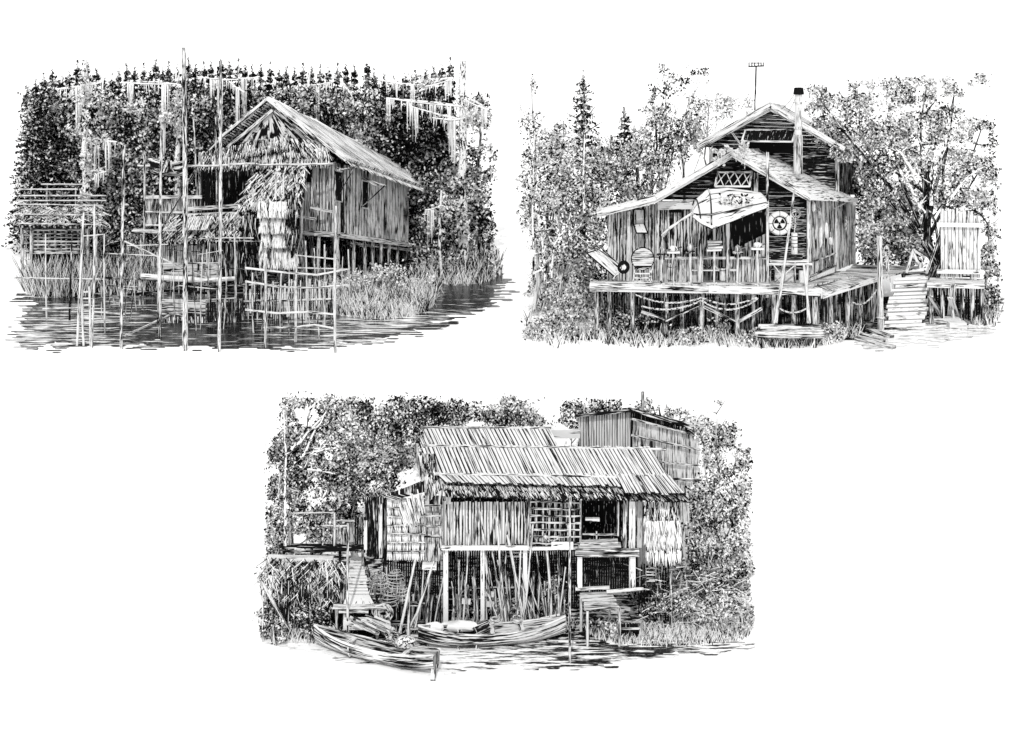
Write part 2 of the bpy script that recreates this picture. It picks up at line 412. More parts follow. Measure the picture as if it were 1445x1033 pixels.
def grass(place, name, boxes, mat, wd=1.6, droop=.35, label=None):
    mb = MB()
    for (x0, x1, y0, y1, n, h0, h1) in boxes:
        for _ in range(n):
            x_ = R(x0, x1); e_ = math.sqrt(max(0, 1 - (2 * (x_ - x0) / (x1 - x0) - 1) ** 2)) ** .6; y_ = y0 + (y1 - y0) * R(0, 1) * e_ + R(-1.5, 2.5); g_ = place.G(x_, y_); k = g_.y / F; lean = Vector((R(-.45, .45), R(-.3, .3), 1)).normalized()
            mb.blade(g_, lean, R(h0, h1) * k, wd * k * R(.6, 1.3), droop * R(.2, 1), 0, 3)
    o = build(mb, name, mat); o['kind'] = 'stuff'
    if label: o['label'] = label
    return o
def bush(place, px, py, rx, ry, label, leaf='leaf_mid', per=330, size=4.5, group=None, gap=-.2):
    b = place.G(px, py); d = place.dep(py)
    t = thing('bush', label, 'bush', b, group)
    build(crown_mb(place, [(px, py - ry * .75, rx, ry), (px - rx * .5, py - ry * .5, rx * .6, ry * .6), (px + rx * .5, py - ry * .55, rx * .6, ry * .6)], per, size, d, gap), 'foliage', leaf, t)
    mb = MB()
    for _ in range(6): mb.tube([b + Vector((R(-.1, .1), R(-.1, .1), 0)), place.P(px + R(-.6, .6) * rx, py - R(.4, 1.2) * ry, d)], .035, .012, 5)
    build(mb, 'stem', 'bark', t)
    return t
def canoe(bow, stern, half, depth, sheer, name, label, mat='board', rim='white', thw=(.25, .5, .75), square=False, group=None, tilt=0., yoff=0.):
    mid = (bow + stern) / 2; t = thing(name, label, 'boat', mid, group)
    ax = (stern - bow); L = ax.length; ax.normalize(); sd = ax.cross(Vector((0, 0, 1))).normalized(); n = 18; m = 8
    def station(u, inn):
        e = abs(2 * u - 1); hw = half * (1 - e ** 2.6)
        if square and u > .5: hw = half * (1 - .35 * (2 * u - 1) ** 2)
        hw = max(hw, .02); zt = depth + sheer * e ** 2.2; zb = sheer * .75 * e ** 3
        c = bow + ax * (L * u); pts = []
        for k in range(m + 1):
            a = math.pi * k / m; x = -math.cos(a); z = math.sin(a) ** .6
            hwi = hw - (.035 if inn else 0); hwi = max(hwi, .008)
            pts.append(c + sd * (x * hwi) + Vector((0, 0, zt - (zt - zb - (.05 if inn else 0)) * z + (.0 if not inn else 0.0))))
        return pts
    mb = MB()
    for inn in (False, True):
        st = [station(i / n, inn) for i in range(n + 1)]; vs_ = [p for s_ in st for p in s_]; fs = []; us = []
        for i in range(n):
            for k in range(m):
                f = (i * (m + 1) + k, (i + 1) * (m + 1) + k, (i + 1) * (m + 1) + k + 1, i * (m + 1) + k + 1)
                fs.append(f if not inn else f[::-1]); q = [(k * .15, i * L / n), (k * .15, (i + 1) * L / n), (k * .15 + .15, (i + 1) * L / n), (k * .15 + .15, i * L / n)]
                us.append(q if not inn else q[::-1])
        mb.shared(vs_, fs, us)
    if square:
        e = station(1, False); mb.face(e, [(p.dot(sd), p.z) for p in e]); mb.face(e[::-1], [(p.dot(sd), p.z) for p in e[::-1]])
    h = build(mb, 'hull', mat, t)
    mb = MB()
    for s_ in (0, m): mb.tube([station(i / n, False)[s_] + Vector((0, 0, .02)) for i in range(n + 1)], .035, .035, 5)
    build(mb, 'gunwale', rim, t)
    for u in thw:
        s_ = station(u, True); mb = MB(); off = Vector((0, 0, -.06)); mb.bar(s_[0] + off, s_[m] + off, .16, .04); build(mb, 'thwart', 'board_light', t)
    return t

def mud(place, poly, mat='mud'): return water(place, 'toned_mud_bank', mat, poly, (4, 1.6), 4, .012)  # bank ground; the dark sheets paint in shade beneath houses and deck
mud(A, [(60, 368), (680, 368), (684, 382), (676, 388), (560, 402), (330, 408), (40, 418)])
mud(B, [(770, 418), (770, 476), (840, 480), (900, 478), (900, 418)], 'mud_light')
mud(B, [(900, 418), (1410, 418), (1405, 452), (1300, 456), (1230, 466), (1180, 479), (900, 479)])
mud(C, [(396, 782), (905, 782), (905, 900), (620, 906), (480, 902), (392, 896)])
mud(C, [(905, 782), (1036, 782), (1034, 890), (905, 902)], 'mud_light')
# ================================================================== FIRST PLACE: the thatched house on the swamp
water(A, 'swamp_water', 'water_dark', [(38, 416), (130, 412), (230, 404), (340, 398), (450, 392), (560, 388), (640, 384), (708, 384), (716, 400), (690, 430), (640, 448), (585, 472), (520, 482), (430, 492), (330, 490), (200, 486), (90, 488), (22, 488), (30, 450)], rag=9)
P, G, g = A.P, A.G, A.g
V = Vector
hb = g(470, 60)
house = thing('thatched_stilt_house', 'large thatched stilt house with steep straw roof and tall plank side wall over the swamp', 'house', hb)
# corners: front corner K, left corner W, back right corner E
Ktop, Kbot = P(472, 228, 0), P(472, 329, 0)
Etop, Ebot = P(577, 258, 180), P(577, 342, 180)
Wtop, Wbot = P(285, 228, 93), P(285, 322, 93)
mb = MB(); mb.strips(Ktop, Etop, Kbot, Ebot, 26, .06, .30, .04, 0, 0, .02); mb.slab(Ktop + V((.05, .1, 0)), Etop + V((-.05, .1, 0)), Kbot + V((.05, .1, .05)), Ebot + V((-.05, .1, .05)), .04, 1)
sidewall = build(mb, 'side_wall', ['board_light', 'board_black'], house)
mb = MB(); m1 = P(425, 232, 24); m2 = P(425, 327, 24)
mb.strips(m1, Ktop, m2, Kbot, 11, .05, .26, .12, 0, 0, .03); mb.slab(m1 + V((0, .1, 0)), Ktop + V((-.05, .1, 0)), m2 + V((0, .1, .05)), Kbot + V((-.05, .1, .05)), .03, 1); build(mb, 'front_wall', ['board_light', 'board_black'], house)
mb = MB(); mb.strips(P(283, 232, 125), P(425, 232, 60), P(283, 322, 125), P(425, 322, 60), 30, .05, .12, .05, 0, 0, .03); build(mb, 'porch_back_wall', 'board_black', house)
# gable boards fanning out under the ridge
mb = MB(); apex = P(380, 152, 52)
for i in range(26):
    t0, t1 = (i + .06) / 26, (i + .94) / 26
    b0, b1 = P(318, 208, 84).lerp(P(470, 222, 8), t0), P(318, 208, 84).lerp(P(470, 222, 8), t1)
    mb.slab(apex.lerp(b0, .04), apex.lerp(b1, .04), b0, b1, .03, 0, R(-.01, .01))
build(mb, 'gable', 'board', house)
# roof
RF, RB = P(378, 140, 40), P(548, 226, 225)
EF, EB = P(489, 226, -18), P(610, 270, 205)
mb = MB(); mb.thatch(RF, RB, EF, EB, 10, 330, .75, .055, .06, .12, .35); roof = build(mb, 'roof', ['thatch_pale', 'under_pale'], house)
LF, LB = P(309, 197, 82), P(470, 238, 285)
mb = MB(); mb.thatch(RF, RB, LF, LB, 6, 60, .8, .06, .05, .12, .3)
for i in range(22):
    t = (i + .5) / 22; a = RF.lerp(LF, t) + V((0, -.06, -.16)); mb.bar(a, a + (RB - RF) * .12, .07, .05, None, 2)
build(mb, 'roof', ['thatch', 'under', 'board'], house)
mb = MB(); mb.bar(RF + V((0, -.12, .05)), EF + V((0, -.12, .05)), .07, .2); build(mb, 'bargeboard', 'white', house)
mb = MB(); mb.bar(RF + V((0, -.12, .05)), LF + V((0, -.12, .05)), .07, .12); mb.pole(LF + V((.1, 0, .05)), P(282, 226, 92), .05); build(mb, 'bargeboard', 'white', house)
mb = MB(); mb.bar(P(385, 155, 44), P(322, 207, 78), .08, .14); mb.bar(P(388, 156, 42), P(448, 203, 6), .08, .14); build(mb, 'rafter', 'board', house)
mb = MB(); mb.tube([RF.lerp(RB, i / 8) + V((0, 0, .05 + R(-.04, .04))) for i in range(9)], .11, .09, 7, 0, .15); build(mb, 'ridge_cap', 'thatch_pale', house)
# the two skirts of straw over the porch
mb = MB(); mb.thatch(P(284, 216, 70), P(410, 191, 22), P(280, 234, 50), P(412, 210, 0), 4, 170, .4, .04, .1, .1, .2)
mb.thatch(P(395, 196, 24), P(448, 199, 8), P(398, 222, 0), P(472, 224, -14), 4, 70, .45, .05, .1, .1, .2); build(mb, 'straw_skirt', ['thatch', 'under'], house)
mb = MB(); mb.thatch(P(283, 222, 60), P(464, 208, -5), P(278, 240, 40), P(466, 233, -20), 4, 200, .5, .05, .1, .1, .25); build(mb, 'straw_skirt', ['thatch', 'under'], house)
# windows, each with a propped flap
def flap_window(parent, a, b, c, d, f0, f1, f2, f3, prop):
    mb = MB(); mb.slab(a, b, d, c, .05, 0, .06); wn = build(mb, 'window', 'black', parent)
    mb = MB()
    for p, q in ((a, d), (b, c), (d, c), (a, b)): mb.bar(p + V((0, -.09, 0)), q + V((0, -.09, 0)), .07)
    build(mb, 'frame', 'board_light', wn)
    mb = MB(); mb.strips(f0, f1, f3, f2, 4, .03, .06); build(mb, 'shutter', 'board', wn)
    mb = MB(); mb.pole(prop[0], prop[1], .03); build(mb, 'prop', 'pole_dark', wn)
flap_window(sidewall, P(473, 240, -6), P(483, 242, 8), P(483, 284, 8), P(473, 282, -6), P(473, 236, -4), P(492, 240, 16), P(505, 234, -30), P(475, 242, -50), (P(500, 236, -28), P(475, 281, -8)))
flap_window(sidewall, P(511, 254, 62), P(520, 256, 74), P(520, 294, 74), P(511, 292, 62), P(511, 251, 62), P(522, 253, 78), P(545, 262, 40), P(528, 262, 20), (P(543, 262, 40), P(512, 291, 60)))
mb = MB(); mb.bar(P(424, 328, 15), P(474, 331, -6), .14, .22); mb.bar(P(474, 331, -6), P(580, 346, 178), .14, .22); build(mb, 'floor_beam', 'board_light', house)
mb = MB(); mb.bar(P(495, 343, 40), P(588, 354, 200), .1, .12); build(mb, 'tie_beam', 'board', house)
mb = MB(); mb.slab(Kbot + V((0, 0, -.05)), Ebot + V((0, 0, -.05)), Wbot + V((0, 0, -.05)), P(400, 322, 260), .08); build(mb, 'floor', 'board_dark', house)
for px, d in ((428, 18), (450, 8), (476, 0), (500, 44), (514, 66), (526, 84), (538, 104), (549, 124), (561, 150), (573, 176), (470, 150), (520, 190), (440, 90), (400, 60)):
    y = 333 + max(0, (px - 474)) * .13
    mb = MB(); mb.pole(P(px, y, d), g(px + R(-1, 1), d), .085, .075, .03); build(mb, 'stilt', 'pole', house)
# dark slats closing the space under the house
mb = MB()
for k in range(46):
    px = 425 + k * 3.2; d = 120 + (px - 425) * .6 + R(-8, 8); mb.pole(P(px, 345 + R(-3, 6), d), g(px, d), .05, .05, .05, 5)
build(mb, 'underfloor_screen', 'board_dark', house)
# porch rail and boards at the left
mb = MB(); mb.strips(P(204, 279, 50), P(285, 280, 40), P(204, 319, 50), P(285, 318, 40), 26, .04, .18, .05, 0, 0, .02); build(mb, 'porch_panel', 'board', house)
mb = MB(); mb.bar(P(203, 278, 47), P(285, 278, 37), .12, .14); mb.pole(P(203, 299, 47), P(258, 300, 40), .05); mb.pole(P(203, 318, 47), P(285, 317, 37), .05); build(mb, 'porch_rail', 'white', house)
mb = MB(); mb.bar(P(264, 295, 30), P(341, 290, 24), .16, .16); mb.pole(P(262, 303, 28), P(341, 300, 22), .05); build(mb, 'porch_rail', 'white', house)
mb = MB(); mb.pole(P(194, 234, 30), P(300, 234, 20), .05); mb.pole(P(300, 234, 20), P(360, 230, 4), .05); build(mb, 'porch_beam', 'pole_white', house)
mb = MB(); mb.pole(P(356, 233, -26), P(470, 231, -40), .045); build(mb, 'porch_beam', 'pole_white', house)
for px, y0 in ((376, 212), (410, 208), (323, 222)):
    mb = MB(); mb.pole(P(px, y0, -25), P(px, 236, -25), .04); build(mb, 'straw_stay', 'pole_white', house)
mb = MB(); mb.bar(P(188, 324, 50), P(232, 326, 45), .2, .08); mb.bar(P(185, 328, 40), P(290, 327, 30), .1, .14); build(mb, 'porch_floor', 'board', house)
for px in (204, 282): 
    mb = MB(); mb.pole(P(px, 215, 50), g(px, 50), .06); build(mb, 'porch_post', 'pole', house)
mb = MB(); mb.slab(P(420, 232, 20), P(440, 232, 14), P(420, 255, 20), P(440, 258, 14), .04); build(mb, 'wall_patch', 'thatch_dark', house)
mb = MB(); mb.pole(P(440, 250, -4), P(440, 326, -4), .05); mb.pole(P(462, 262, -8), P(462, 322, -8), .05); mb.bar(P(419, 305, -8), P(446, 309, -12), .12, .1); mb.bar(P(438, 293, -10), P(470, 299, -14), .1, .1); build(mb, 'wall_batten', 'board_light', house)
# platform straw mound, pale straw screen, dark bundle
b = g(385, -30)
t = thing('straw_lean_to', 'low straw lean-to roof heaped in front of the house porch, above the pale screen', 'thatch roof', b)
mb = MB(); mb.thatch(P(362, 246, -5), P(432, 236, -15), P(335, 300, -60), P(424, 290, -66), 8, 130, .55, .06, .25, .25, .25, jit=.9); build(mb, 'straw', ['thatch', 'under'], t)
for a_, c_ in (((389, 243), (389, 282)), ((400, 244), (400, 280)), ((357, 265), (357, 282)), ((405, 268), (415, 258))):
    mb = MB(); mb.pole(P(*a_, -78), P(*c_, -80), .04); build(mb, 'stay', 'board_light', t)
for px in (345, 425): mb = MB(); mb.pole(P(px, 290, -50), g(px, -50), .07); build(mb, 'post', 'pole', t)
b = g(390, -75)
t = thing('straw_screen', 'tall screen of bright pale straw bundles in tiers standing in the water before the house', 'screen', b)
for i, (y0, y1, x0, x1) in enumerate(((285, 306, 364, 420), (302, 328, 366, 418), (324, 348, 368, 416), (345, 378, 366, 421))):
    for (u0, u1) in ((x0, x0 + 14), (x0 + 16, x1)):
        mb = MB(); mb.thatch(P(u0 + 2, y0, -72), P(u1 - 2, y0, -72), P(u0, y1, -84), P(u1, y1, -84), 3, int((u1 - u0) * 2.6), .5, .06, .08, .08, .12, jit=.2); build(mb, 'straw_tier', ['thatch_pale', 'under_pale'], t)
mb = MB()
for px in (370, 392, 415): mb.pole(P(px, 286, -62), g(px, -62), .06)
build(mb, 'frame', 'pole_dark', t)
b = g(412, -70)
mb = MB()
for k in range(420):
    q = R(0, 1); c = P(412 + R(-1, 1) * (3 + 8 * q ** .6), 268 + 78 * q, -82 + R(-8, 8)); mb.blade(c, V((R(-.2, .2), R(-.2, .1), -1)).normalized(), R(.3, .7), .05, 0, 0, 1)
mb.pole(P(412, 270, -80), g(412, -80), .07)
solo(mb, 'straw_bundle', 'thatch_dark', b, 'dark shaggy straw bundle with a pointed top beside the pale straw screen', 'straw')
b = g(350, -60)
mb = MB()
for k in range(500):
    q = R(0, 1); mb.blade(P(352 + R(-1, 1) * 10, 300 + 90 * q, -66 + R(-8, 8)), V((R(-.3, .3), R(-.2, .1), -1)).normalized(), R(.3, .7), .05, 0, 0, 1)
mb.pole(P(352, 300, -60), g(352, -60), .07)
solo(mb, 'straw_bundle', 'thatch_dark', b, 'grey straw bundle hanging left of the pale straw screen', 'straw')
# hut under the porch
b = g(280, -60)
hut = thing('boat_hut', 'small thatched hut with slatted front below the left porch of the big house', 'hut', b)
mb = MB(); mb.thatch(P(240, 308, -20), P(345, 302, -25), P(218, 342, -75), P(340, 340, -85), 7, 170, .5, .06, .15, .12, .3, jit=.6); build(mb, 'roof', ['thatch', 'under'], hut)
mb = MB(); mb.strips(P(264, 306, -50), P(300, 304, -52), P(258, 324, -78), P(292, 324, -80), 14, .03, .2); build(mb, 'roof_mat', 'board_light', hut)
mb = MB(); mb.strips(P(228, 347, -55), P(282, 347, -58), P(228, 372, -55), P(282, 372, -58), 20, .05, .3, .03); mb.slab(P(228, 347, -48), P(282, 347, -50), P(228, 398, -48), P(282, 398, -50), .04, 1); build(mb, 'slat_wall', ['board_light', 'board_black'], hut)
mb = MB(); mb.strips(P(230, 372, -64), P(230, 392, -64), P(308, 370, -70), P(308, 392, -70), 5, .06, .06); build(mb, 'plank_front', 'board_light', hut)
mb = MB(); mb.strips(P(290, 340, -66), P(345, 340, -66), P(290, 398, -66), P(345, 398, -66), 18, .05, .12, .1); mb.slab(P(290, 340, -58), P(345, 340, -58), P(290, 400, -58), P(345, 400, -58), .04, 1); build(mb, 'board_wall', ['board_dark', 'board_black'], hut)
for px in (226, 280, 287, 345): mb = MB(); mb.pole(P(px, 330, -68), g(px, -68), .06); build(mb, 'post', 'pole', hut)
# slung canoe
t = canoe(P(212, 247, 10), P(262, 250, 0), .22, .6, .16, 'slung_canoe', 'dark canoe slung from the porch beam at the left of the thatched house', 'board_dark')
mb = MB(); mb.rope(P(222, 234, 22), P(222, 246, 8), 0, .02); mb.rope(P(252, 234, 22), P(252, 246, 4), 0, .02); build(mb, 'sling', 'rope', t)
mb = MB(); mb.thatch(P(233, 226, -2), P(240, 226, -2), P(226, 243, -10), P(245, 243, -10), 2, 30, .4, .05, .05, .03, .05); solo(mb, 'fish_net', ['thatch_dark', 'under'], P(236, 243, -10), 'dark pointed net bundle hanging over the slung canoe', 'net')
# left shack
b = g(85, 40)
sh = thing('thatched_shack', 'low thatched shack with a barred lattice front at the left end of the swamp', 'shack', b)
mb = MB(); mb.thatch(P(28, 287, 60), P(146, 293, 60), P(20, 318, 5), P(146, 320, 5), 6, 200, .5, .06, .1, .12, .25, jit=1.6); build(mb, 'roof', ['thatch', 'under'], sh)
mb = MB()
for y in (289, 303, 316): mb.pole(P(20 + R(0, 4), y - 1, 52 - (y - 288) * 1.7), P(146 + R(-6, 6), y + 1, 50 - (y - 288) * 1.7), .03)
build(mb, 'roof_batten', 'pole_white', sh)
mb = MB(); mb.slab(P(44, 322, 40), P(120, 322, 40), P(44, 400, 40), P(120, 400, 40), .05); build(mb, 'wall', 'board_black', sh)
mb = MB(); mb.lattice(P(46, 324, 30), P(118, 324, 30), P(46, 356, 30), P(118, 356, 30), 9, 6, .05); mb.bar(P(44, 356, 26), P(120, 356, 26), .08, .14); build(mb, 'lattice', 'pole', sh)
for px in (32, 44, 115, 124, 136): mb = MB(); mb.pole(P(px, 305, 20), g(px, 20), .06); build(mb, 'post', 'pole', sh)
mb = MB(); mb.lattice(P(30, 320, 44), P(44, 320, 44), P(30, 400, 44), P(44, 400, 44), 2, 7, .03); build(mb, 'side_lattice', 'pole_white', sh)
b = g(85, 110); t = thing('bamboo_rack', 'bamboo drying rack of crossed rails above the left shack roof', 'rack', b)
for x0, x1, y in ((58, 120, 260), (28, 110, 267), (30, 150, 276), (26, 150, 283)):
    mb = MB(); mb.pole(P(x0, y, 100), P(x1, y, 100), .035); build(mb, 'rail', 'pole_white', t)
for px, y in ((66, 258), (107, 252), (44, 268)): mb = MB(); mb.pole(P(px, y, 104), g(px, 104), .045); build(mb, 'post', 'pole', t)
# poles standing in the swamp
tall = [((259, 67), (261, 494), .105, 'pole', 'tallest and thickest pole, rising above all the trees left of the thatched roof'),
        ((311, 86), (309, 496), .07, 'pole', 'tall pole rising past the tip of the left eave of the thatched roof'),
        ((175, 205), (171, 492), .065, 'pole', 'tall pole standing alone between the left shack and the porch'),
        ((228, 183), (226, 474), .07, 'pole', 'pole standing in front of the slung canoe, forked shadow free'),
        ((204, 218), (201, 408), .05, 'pole', 'thin pole at the outer left corner of the porch rail'),
        ((273, 165), (282, 400), .05, 'pole', 'slightly leaning pole between the thickest pole and the left eave'),
        ((304, 165), (307, 402), .045, 'pole', 'thin pole close beside the tall pole at the left eave'),
        ((356, 190), (356, 402), .05, 'pole', 'pole rising in front of the straw skirt near the porch middle'),
        ((133, 288), (129, 490), .05, 'pole_white', 'white pole behind the ladder at the left shack'),
        ((118, 300), (108, 488), .05, 'pole_white', 'pale pole at the left side of the ladder by the shack'),
        ((101, 345), (98, 452), .05, 'pole_dark', 'dark post standing before the reeds of the left shack'),
        ((374, 362), (374, 490), .06, 'pole_white', 'leftmost white post of the sagging water fence, under the pale straw screen'),
        ((418, 360), (417, 482), .06, 'pole_white', 'middle white post of the sagging water fence'),
        ((474, 290), (473, 497), .06, 'pole_white', 'long white post at the right end of the sagging water fence'),
        ((443, 350), (452, 480), .035, 'pole', 'crooked thin stick between the middle and right posts of the water fence')]
for a_, b_, r, mt, lb in tall:
    bt = G(*b_); d = A.dep(b_[1]); mb = MB(); mb.pole(P(a_[0], a_[1], d), bt - V((0, 0, .3)), r * .85, r, .05, 7, 0, .08, 12); 
    lb = lb.replace(', forked shadow free', '')
    solo(mb, 'bamboo_pole', mt, bt, lb, 'pole', 'poles standing in the swamp')
lean = [((175, 340), (292, 392), -90, .04, 'pole_white', 'white pole slanting down right from the lone tall pole to the plank front'),
        ((276, 240), (181, 412), -85, .05, 'pole_dark', 'dark pole leaning from the porch down to the water at left'),
        ((300, 275), (286, 290), -40, .03, 'pole', 'short stick leaning on the porch rail')]
for a_, b_, d, r, mt, lb in lean[:2]:
    mb = MB(); mb.pole(P(*a_, d), P(*b_, d), r, r, .05); solo(mb, 'slanting_pole', mt, P(*b_, d), lb, 'pole')
mb = MB(); mb.tube([P(200, 390, -105), P(240, 393, -112), P(290, 396, -118), P(332, 393, -120)], .14, .10, 9, 0, .06)
solo(mb, 'floating_log', 'white', P(265, 395, -115), 'bright white log lying across the front of the small boat hut', 'log')
mb = MB(); mb.tube([P(148, 392, -95), P(205, 394, -100), P(300, 405, -110), P(420, 398, -110)], .05, .05, 7, 0, .06)
solo(mb, 'boom_pole', 'pole_dark', P(265, 398, -108), 'long dark pole floating behind the white log', 'pole')
mb = MB(); mb.tube([P(180, 416, -110), P(240, 410, -110), P(300, 414, -110)], .06, .06, 7, 0, .06)
solo(mb, 'boom_pole', 'black', P(240, 414, -110), 'short black pole in the water under the white log', 'pole')
mb = MB(); mb.tube([G(176, 474), G(205, 464) + V((0, 0, .1)), G(226, 457) + V((0, 0, .2)), G(262, 443) + V((0, 0, .3)), G(290, 430) + V((0, 0, .2))], .06, .03, 6, 0, .1)
solo(mb, 'driftwood_branch', 'pole_white', G(176, 474), 'pale curved branch lying in the water between the tall poles', 'branch')
b = G(120, 488); t = thing('ladder', 'bamboo ladder standing in the water beside the left shack', 'ladder', b)
d = A.dep(486)
mb = MB(); mb.pole(P(114, 402, d), G(118, 488), .05); build(mb, 'rail', 'pole_white', t)
mb = MB(); mb.pole(P(126, 404, d), G(128, 488), .05); build(mb, 'rail', 'pole_white', t)
for y in range(412, 486, 9): mb = MB(); mb.pole(P(114, y, d), P(128, y, d), .035); build(mb, 'rung', 'pole_white', t)
fence = [(346, 490, 378, 384, 388, 380), (346, 490, 397, 405, 406, 402), (346, 474, 437, 442, 440, 444), (372, 474, 462, 463, 458, 464)]
for i, (x0, x1, y0, y1, y2, y3) in enumerate(fence):
    d = A.dep(486); mb = MB()
    xs = [x0, x0 + (x1 - x0) * .35, x0 + (x1 - x0) * .7, x1]
    mb.tube([P(xs[0], y0, d), P(xs[1], y1, d), P(xs[2], y2, d), P(xs[3], y3, d)], .045, .04, 6, 0, .1)
    solo(mb, 'fence_rail', 'pole_white', P(x0, y0, d), ['topmost', 'second from top', 'third from top', 'lowest'][i] + ' sagging pale rail of the water fence in front of the straw screen', 'rail', 'rails of the sagging water fence')
b = G(400, 470); t = thing('board_fence', 'row of upright weathered boards standing in the water behind the sagging rails', 'fence', b)
d = A.dep(448); mb = MB(); mb.strips(P(345, 402, d), P(475, 400, d), G(345, 450), G(475, 450), 40, .04, .3, .25); build(mb, 'boards', 'board', t)
mb = MB(); mb.pole(P(343, 425, d - 4), P(476, 422, d - 4), .045); build(mb, 'rail', 'pole', t)
b = G(310, 462); t = thing('board_fence', 'sunken slatted boards standing in the water before the boat hut', 'fence', b)
d = A.dep(452); mb = MB(); mb.strips(P(292, 424, d), P(344, 424, d), G(292, 455), G(344, 455), 16, .04, .2, .1); build(mb, 'boards', 'board_dark', t)
mb = MB(); mb.strips(P(226, 422, d), P(226, 444, d), P(290, 424, d), P(290, 446, d), 4, .05, .08); build(mb, 'planks', 'board_light', t)
mb = MB(); mb.strips(P(228, 447, d), P(290, 447, d), G(228, 456), G(290, 456), 20, .04, .3); build(mb, 'slats', 'board', t)
web = [((146, 331), (118, 333), -60, 'short pale rail from the left shack towards the lone tall pole'), ((20, 392), (150, 394), -90, 'long thin rail low across the reeds of the left shack'),
       ((228, 372), (308, 371), -100, 'thin rail along the top of the boat hut plank front'), ((186, 326), (250, 325), -60, 'thin rail under the porch floor at left'), ((312, 336), (358, 336), -90, 'short pale rail right of the left eave pole at hut roof height'),
       ((345, 415), (420, 413), -110, 'thin rail across the pale straw screen foot'), ((418, 360), (476, 366), -110, 'sagging rail between the middle and right white posts'), ((420, 378), (492, 380), -110, 'lower sagging rail reaching past the right white post'),
       ((132, 440), (176, 444), -200, 'thin rail in the water between ladder and lone tall pole'), ((60, 436), (118, 434), -190, 'pale stick in the water left of the ladder'), ((200, 436), (262, 446), -190, 'dark stick in the water left of the thickest pole')]
for a_, b_, d, lb in web:
    mb = MB(); mb.pole(P(*a_, d), P(*b_, d), .035, .03, .06); solo(mb, 'thin_rail', 'pole' if 'dark' in lb else 'pole_white', P(*a_, d), lb, 'rail')
ver = [(66, 330, 452, 'thin stake at the left end of the reeds'), (148, 330, 470, 'thin stake right of the ladder'), (197, 330, 430, 'thin stake under the outer porch corner'), (243, 350, 425, 'thin stake before the plank front of the boat hut, left'), (290, 352, 430, 'thin stake before the plank front of the boat hut, right'),
       (330, 330, 440, 'thin stake left of the grey straw bundle'), (358, 385, 470, 'thin stake at the left end of the water fence'), (396, 385, 468, 'thin stake between left and middle posts of the water fence'), (432, 340, 455, 'thin stake right of the middle post of the water fence'), (458, 345, 462, 'thin stake left of the right post of the water fence'), (492, 352, 440, 'thin stake in the edge of the bright marsh grass')]
for x, y0, y1, lb in ver:
    bt = G(x, y1); d = A.dep(y1); mb = MB(); mb.pole(P(x + R(-2, 2), y0, d), bt - V((0, 0, .2)), .03, .04, .06); solo(mb, 'thin_stake', 'pole_white', bt, lb, 'stake')
random.seed(21)
for k in range(26):
    x = 146 + k * 7.6 + R(-3, 3); y1 = R(408, 470); d = A.dep(y1); top = R(330, 395); bt = G(x, y1)
    mb = MB(); mb.pole(P(x + R(-4, 4), top, d), bt - V((0, 0, .2)), .018, .026, .08); solo(mb, 'thin_stake', random.choice(['pole', 'pole_dark', 'pole_white']), bt, 'thin stake in the crowd of crossing sticks before the boat hut', 'stake', 'crossing sticks before the boat hut')
for k in range(16):
    x = R(140, 320); y = R(335, 440); w_ = R(30, 80); d = R(-190, -90); a_ = P(x, y, d)
    mb = MB(); mb.pole(a_, P(x + w_, y + R(-10, 10), d), .02, .022, .08); solo(mb, 'thin_crossbar', random.choice(['pole', 'pole_dark', 'pole_white']), a_, 'thin crossbar tied among the crossing sticks before the boat hut', 'rail', 'crossbars before the boat hut')
for k in range(14):
    x = 350 + k * 10 + R(-4, 4); y1 = R(440, 475); d = A.dep(y1); bt = G(x, y1)
    mb = MB(); mb.pole(P(x + R(-4, 4), R(350, 410), d), bt - V((0, 0, .2)), .018, .026, .08); solo(mb, 'thin_stake', random.choice(['pole', 'pole_dark']), bt, 'thin stake in the crowd behind the sagging rails of the water fence', 'stake', 'stakes behind the water fence')
# reeds
grass(A, 'reeds', [(34, 138, 404, 420, 1500, 14, 58), (120, 240, 398, 415, 1200, 12, 58), (178, 236, 395, 405, 350, 30, 70)], 'reed', 1.1, .2)
grass(A, 'marsh_grass', [(456, 616, 412, 450, 3300, 8, 44), (480, 600, 402, 416, 700, 18, 38), (590, 700, 385, 402, 500, 12, 40), (700, 708, 380, 392, 25, 12, 26)], 'reed_light', 1.25, .9)
grass(A, 'far_reeds', [(420, 600, 384, 400, 500, 6, 18), (610, 705, 376, 388, 600, 12, 36)], 'reed', 2.0, .3)
# trees behind: narrow conifers
skyline = [(38, 125), (50, 112), (62, 104), (74, 95), (88, 108), (98, 100), (110, 86), (124, 86), (136, 95), (148, 108), (158, 104), (168, 98), (179, 88), (190, 94), (203, 90), (212, 98), (220, 82), (230, 94), (238, 88), (250, 92), (266, 82), (276, 90), (288, 88), (298, 84), (312, 82), (324, 86), (336, 84), (346, 90), (356, 92), (368, 90), (381, 88), (394, 96), (404, 92), (416, 94), (428, 90), (440, 92), (452, 92), (464, 94), (476, 90), (488, 88), (500, 90), (518, 84), (528, 98), (542, 102), (556, 108), (572, 102), (586, 100), (601, 96), (612, 92), (624, 90), (636, 82)]
protos = []
lbl = 'narrow dark conifer in the dense row of trees behind the thatched house'
for k in range(4): protos.append(conifer_proto(9.8, R(.85, 1.0), lbl, 'narrow conifers behind the thatched house', 'leaf_black', 5200, .10, power=.85, loc=(0, 84 + k * .01, 0)))
for i, (px, py) in enumerate(skyline):
    d = R(235, 330); b = g(px, d); hgt = (P(px, py, d) - b).z
    k = hgt / 9.8; o = protos[i] if i < 4 else dup(protos[i % 4], b, None, None, R(0, 6))
    o.location = b; o.scale = (R(.85, 1.2), R(.85, 1.2), k)
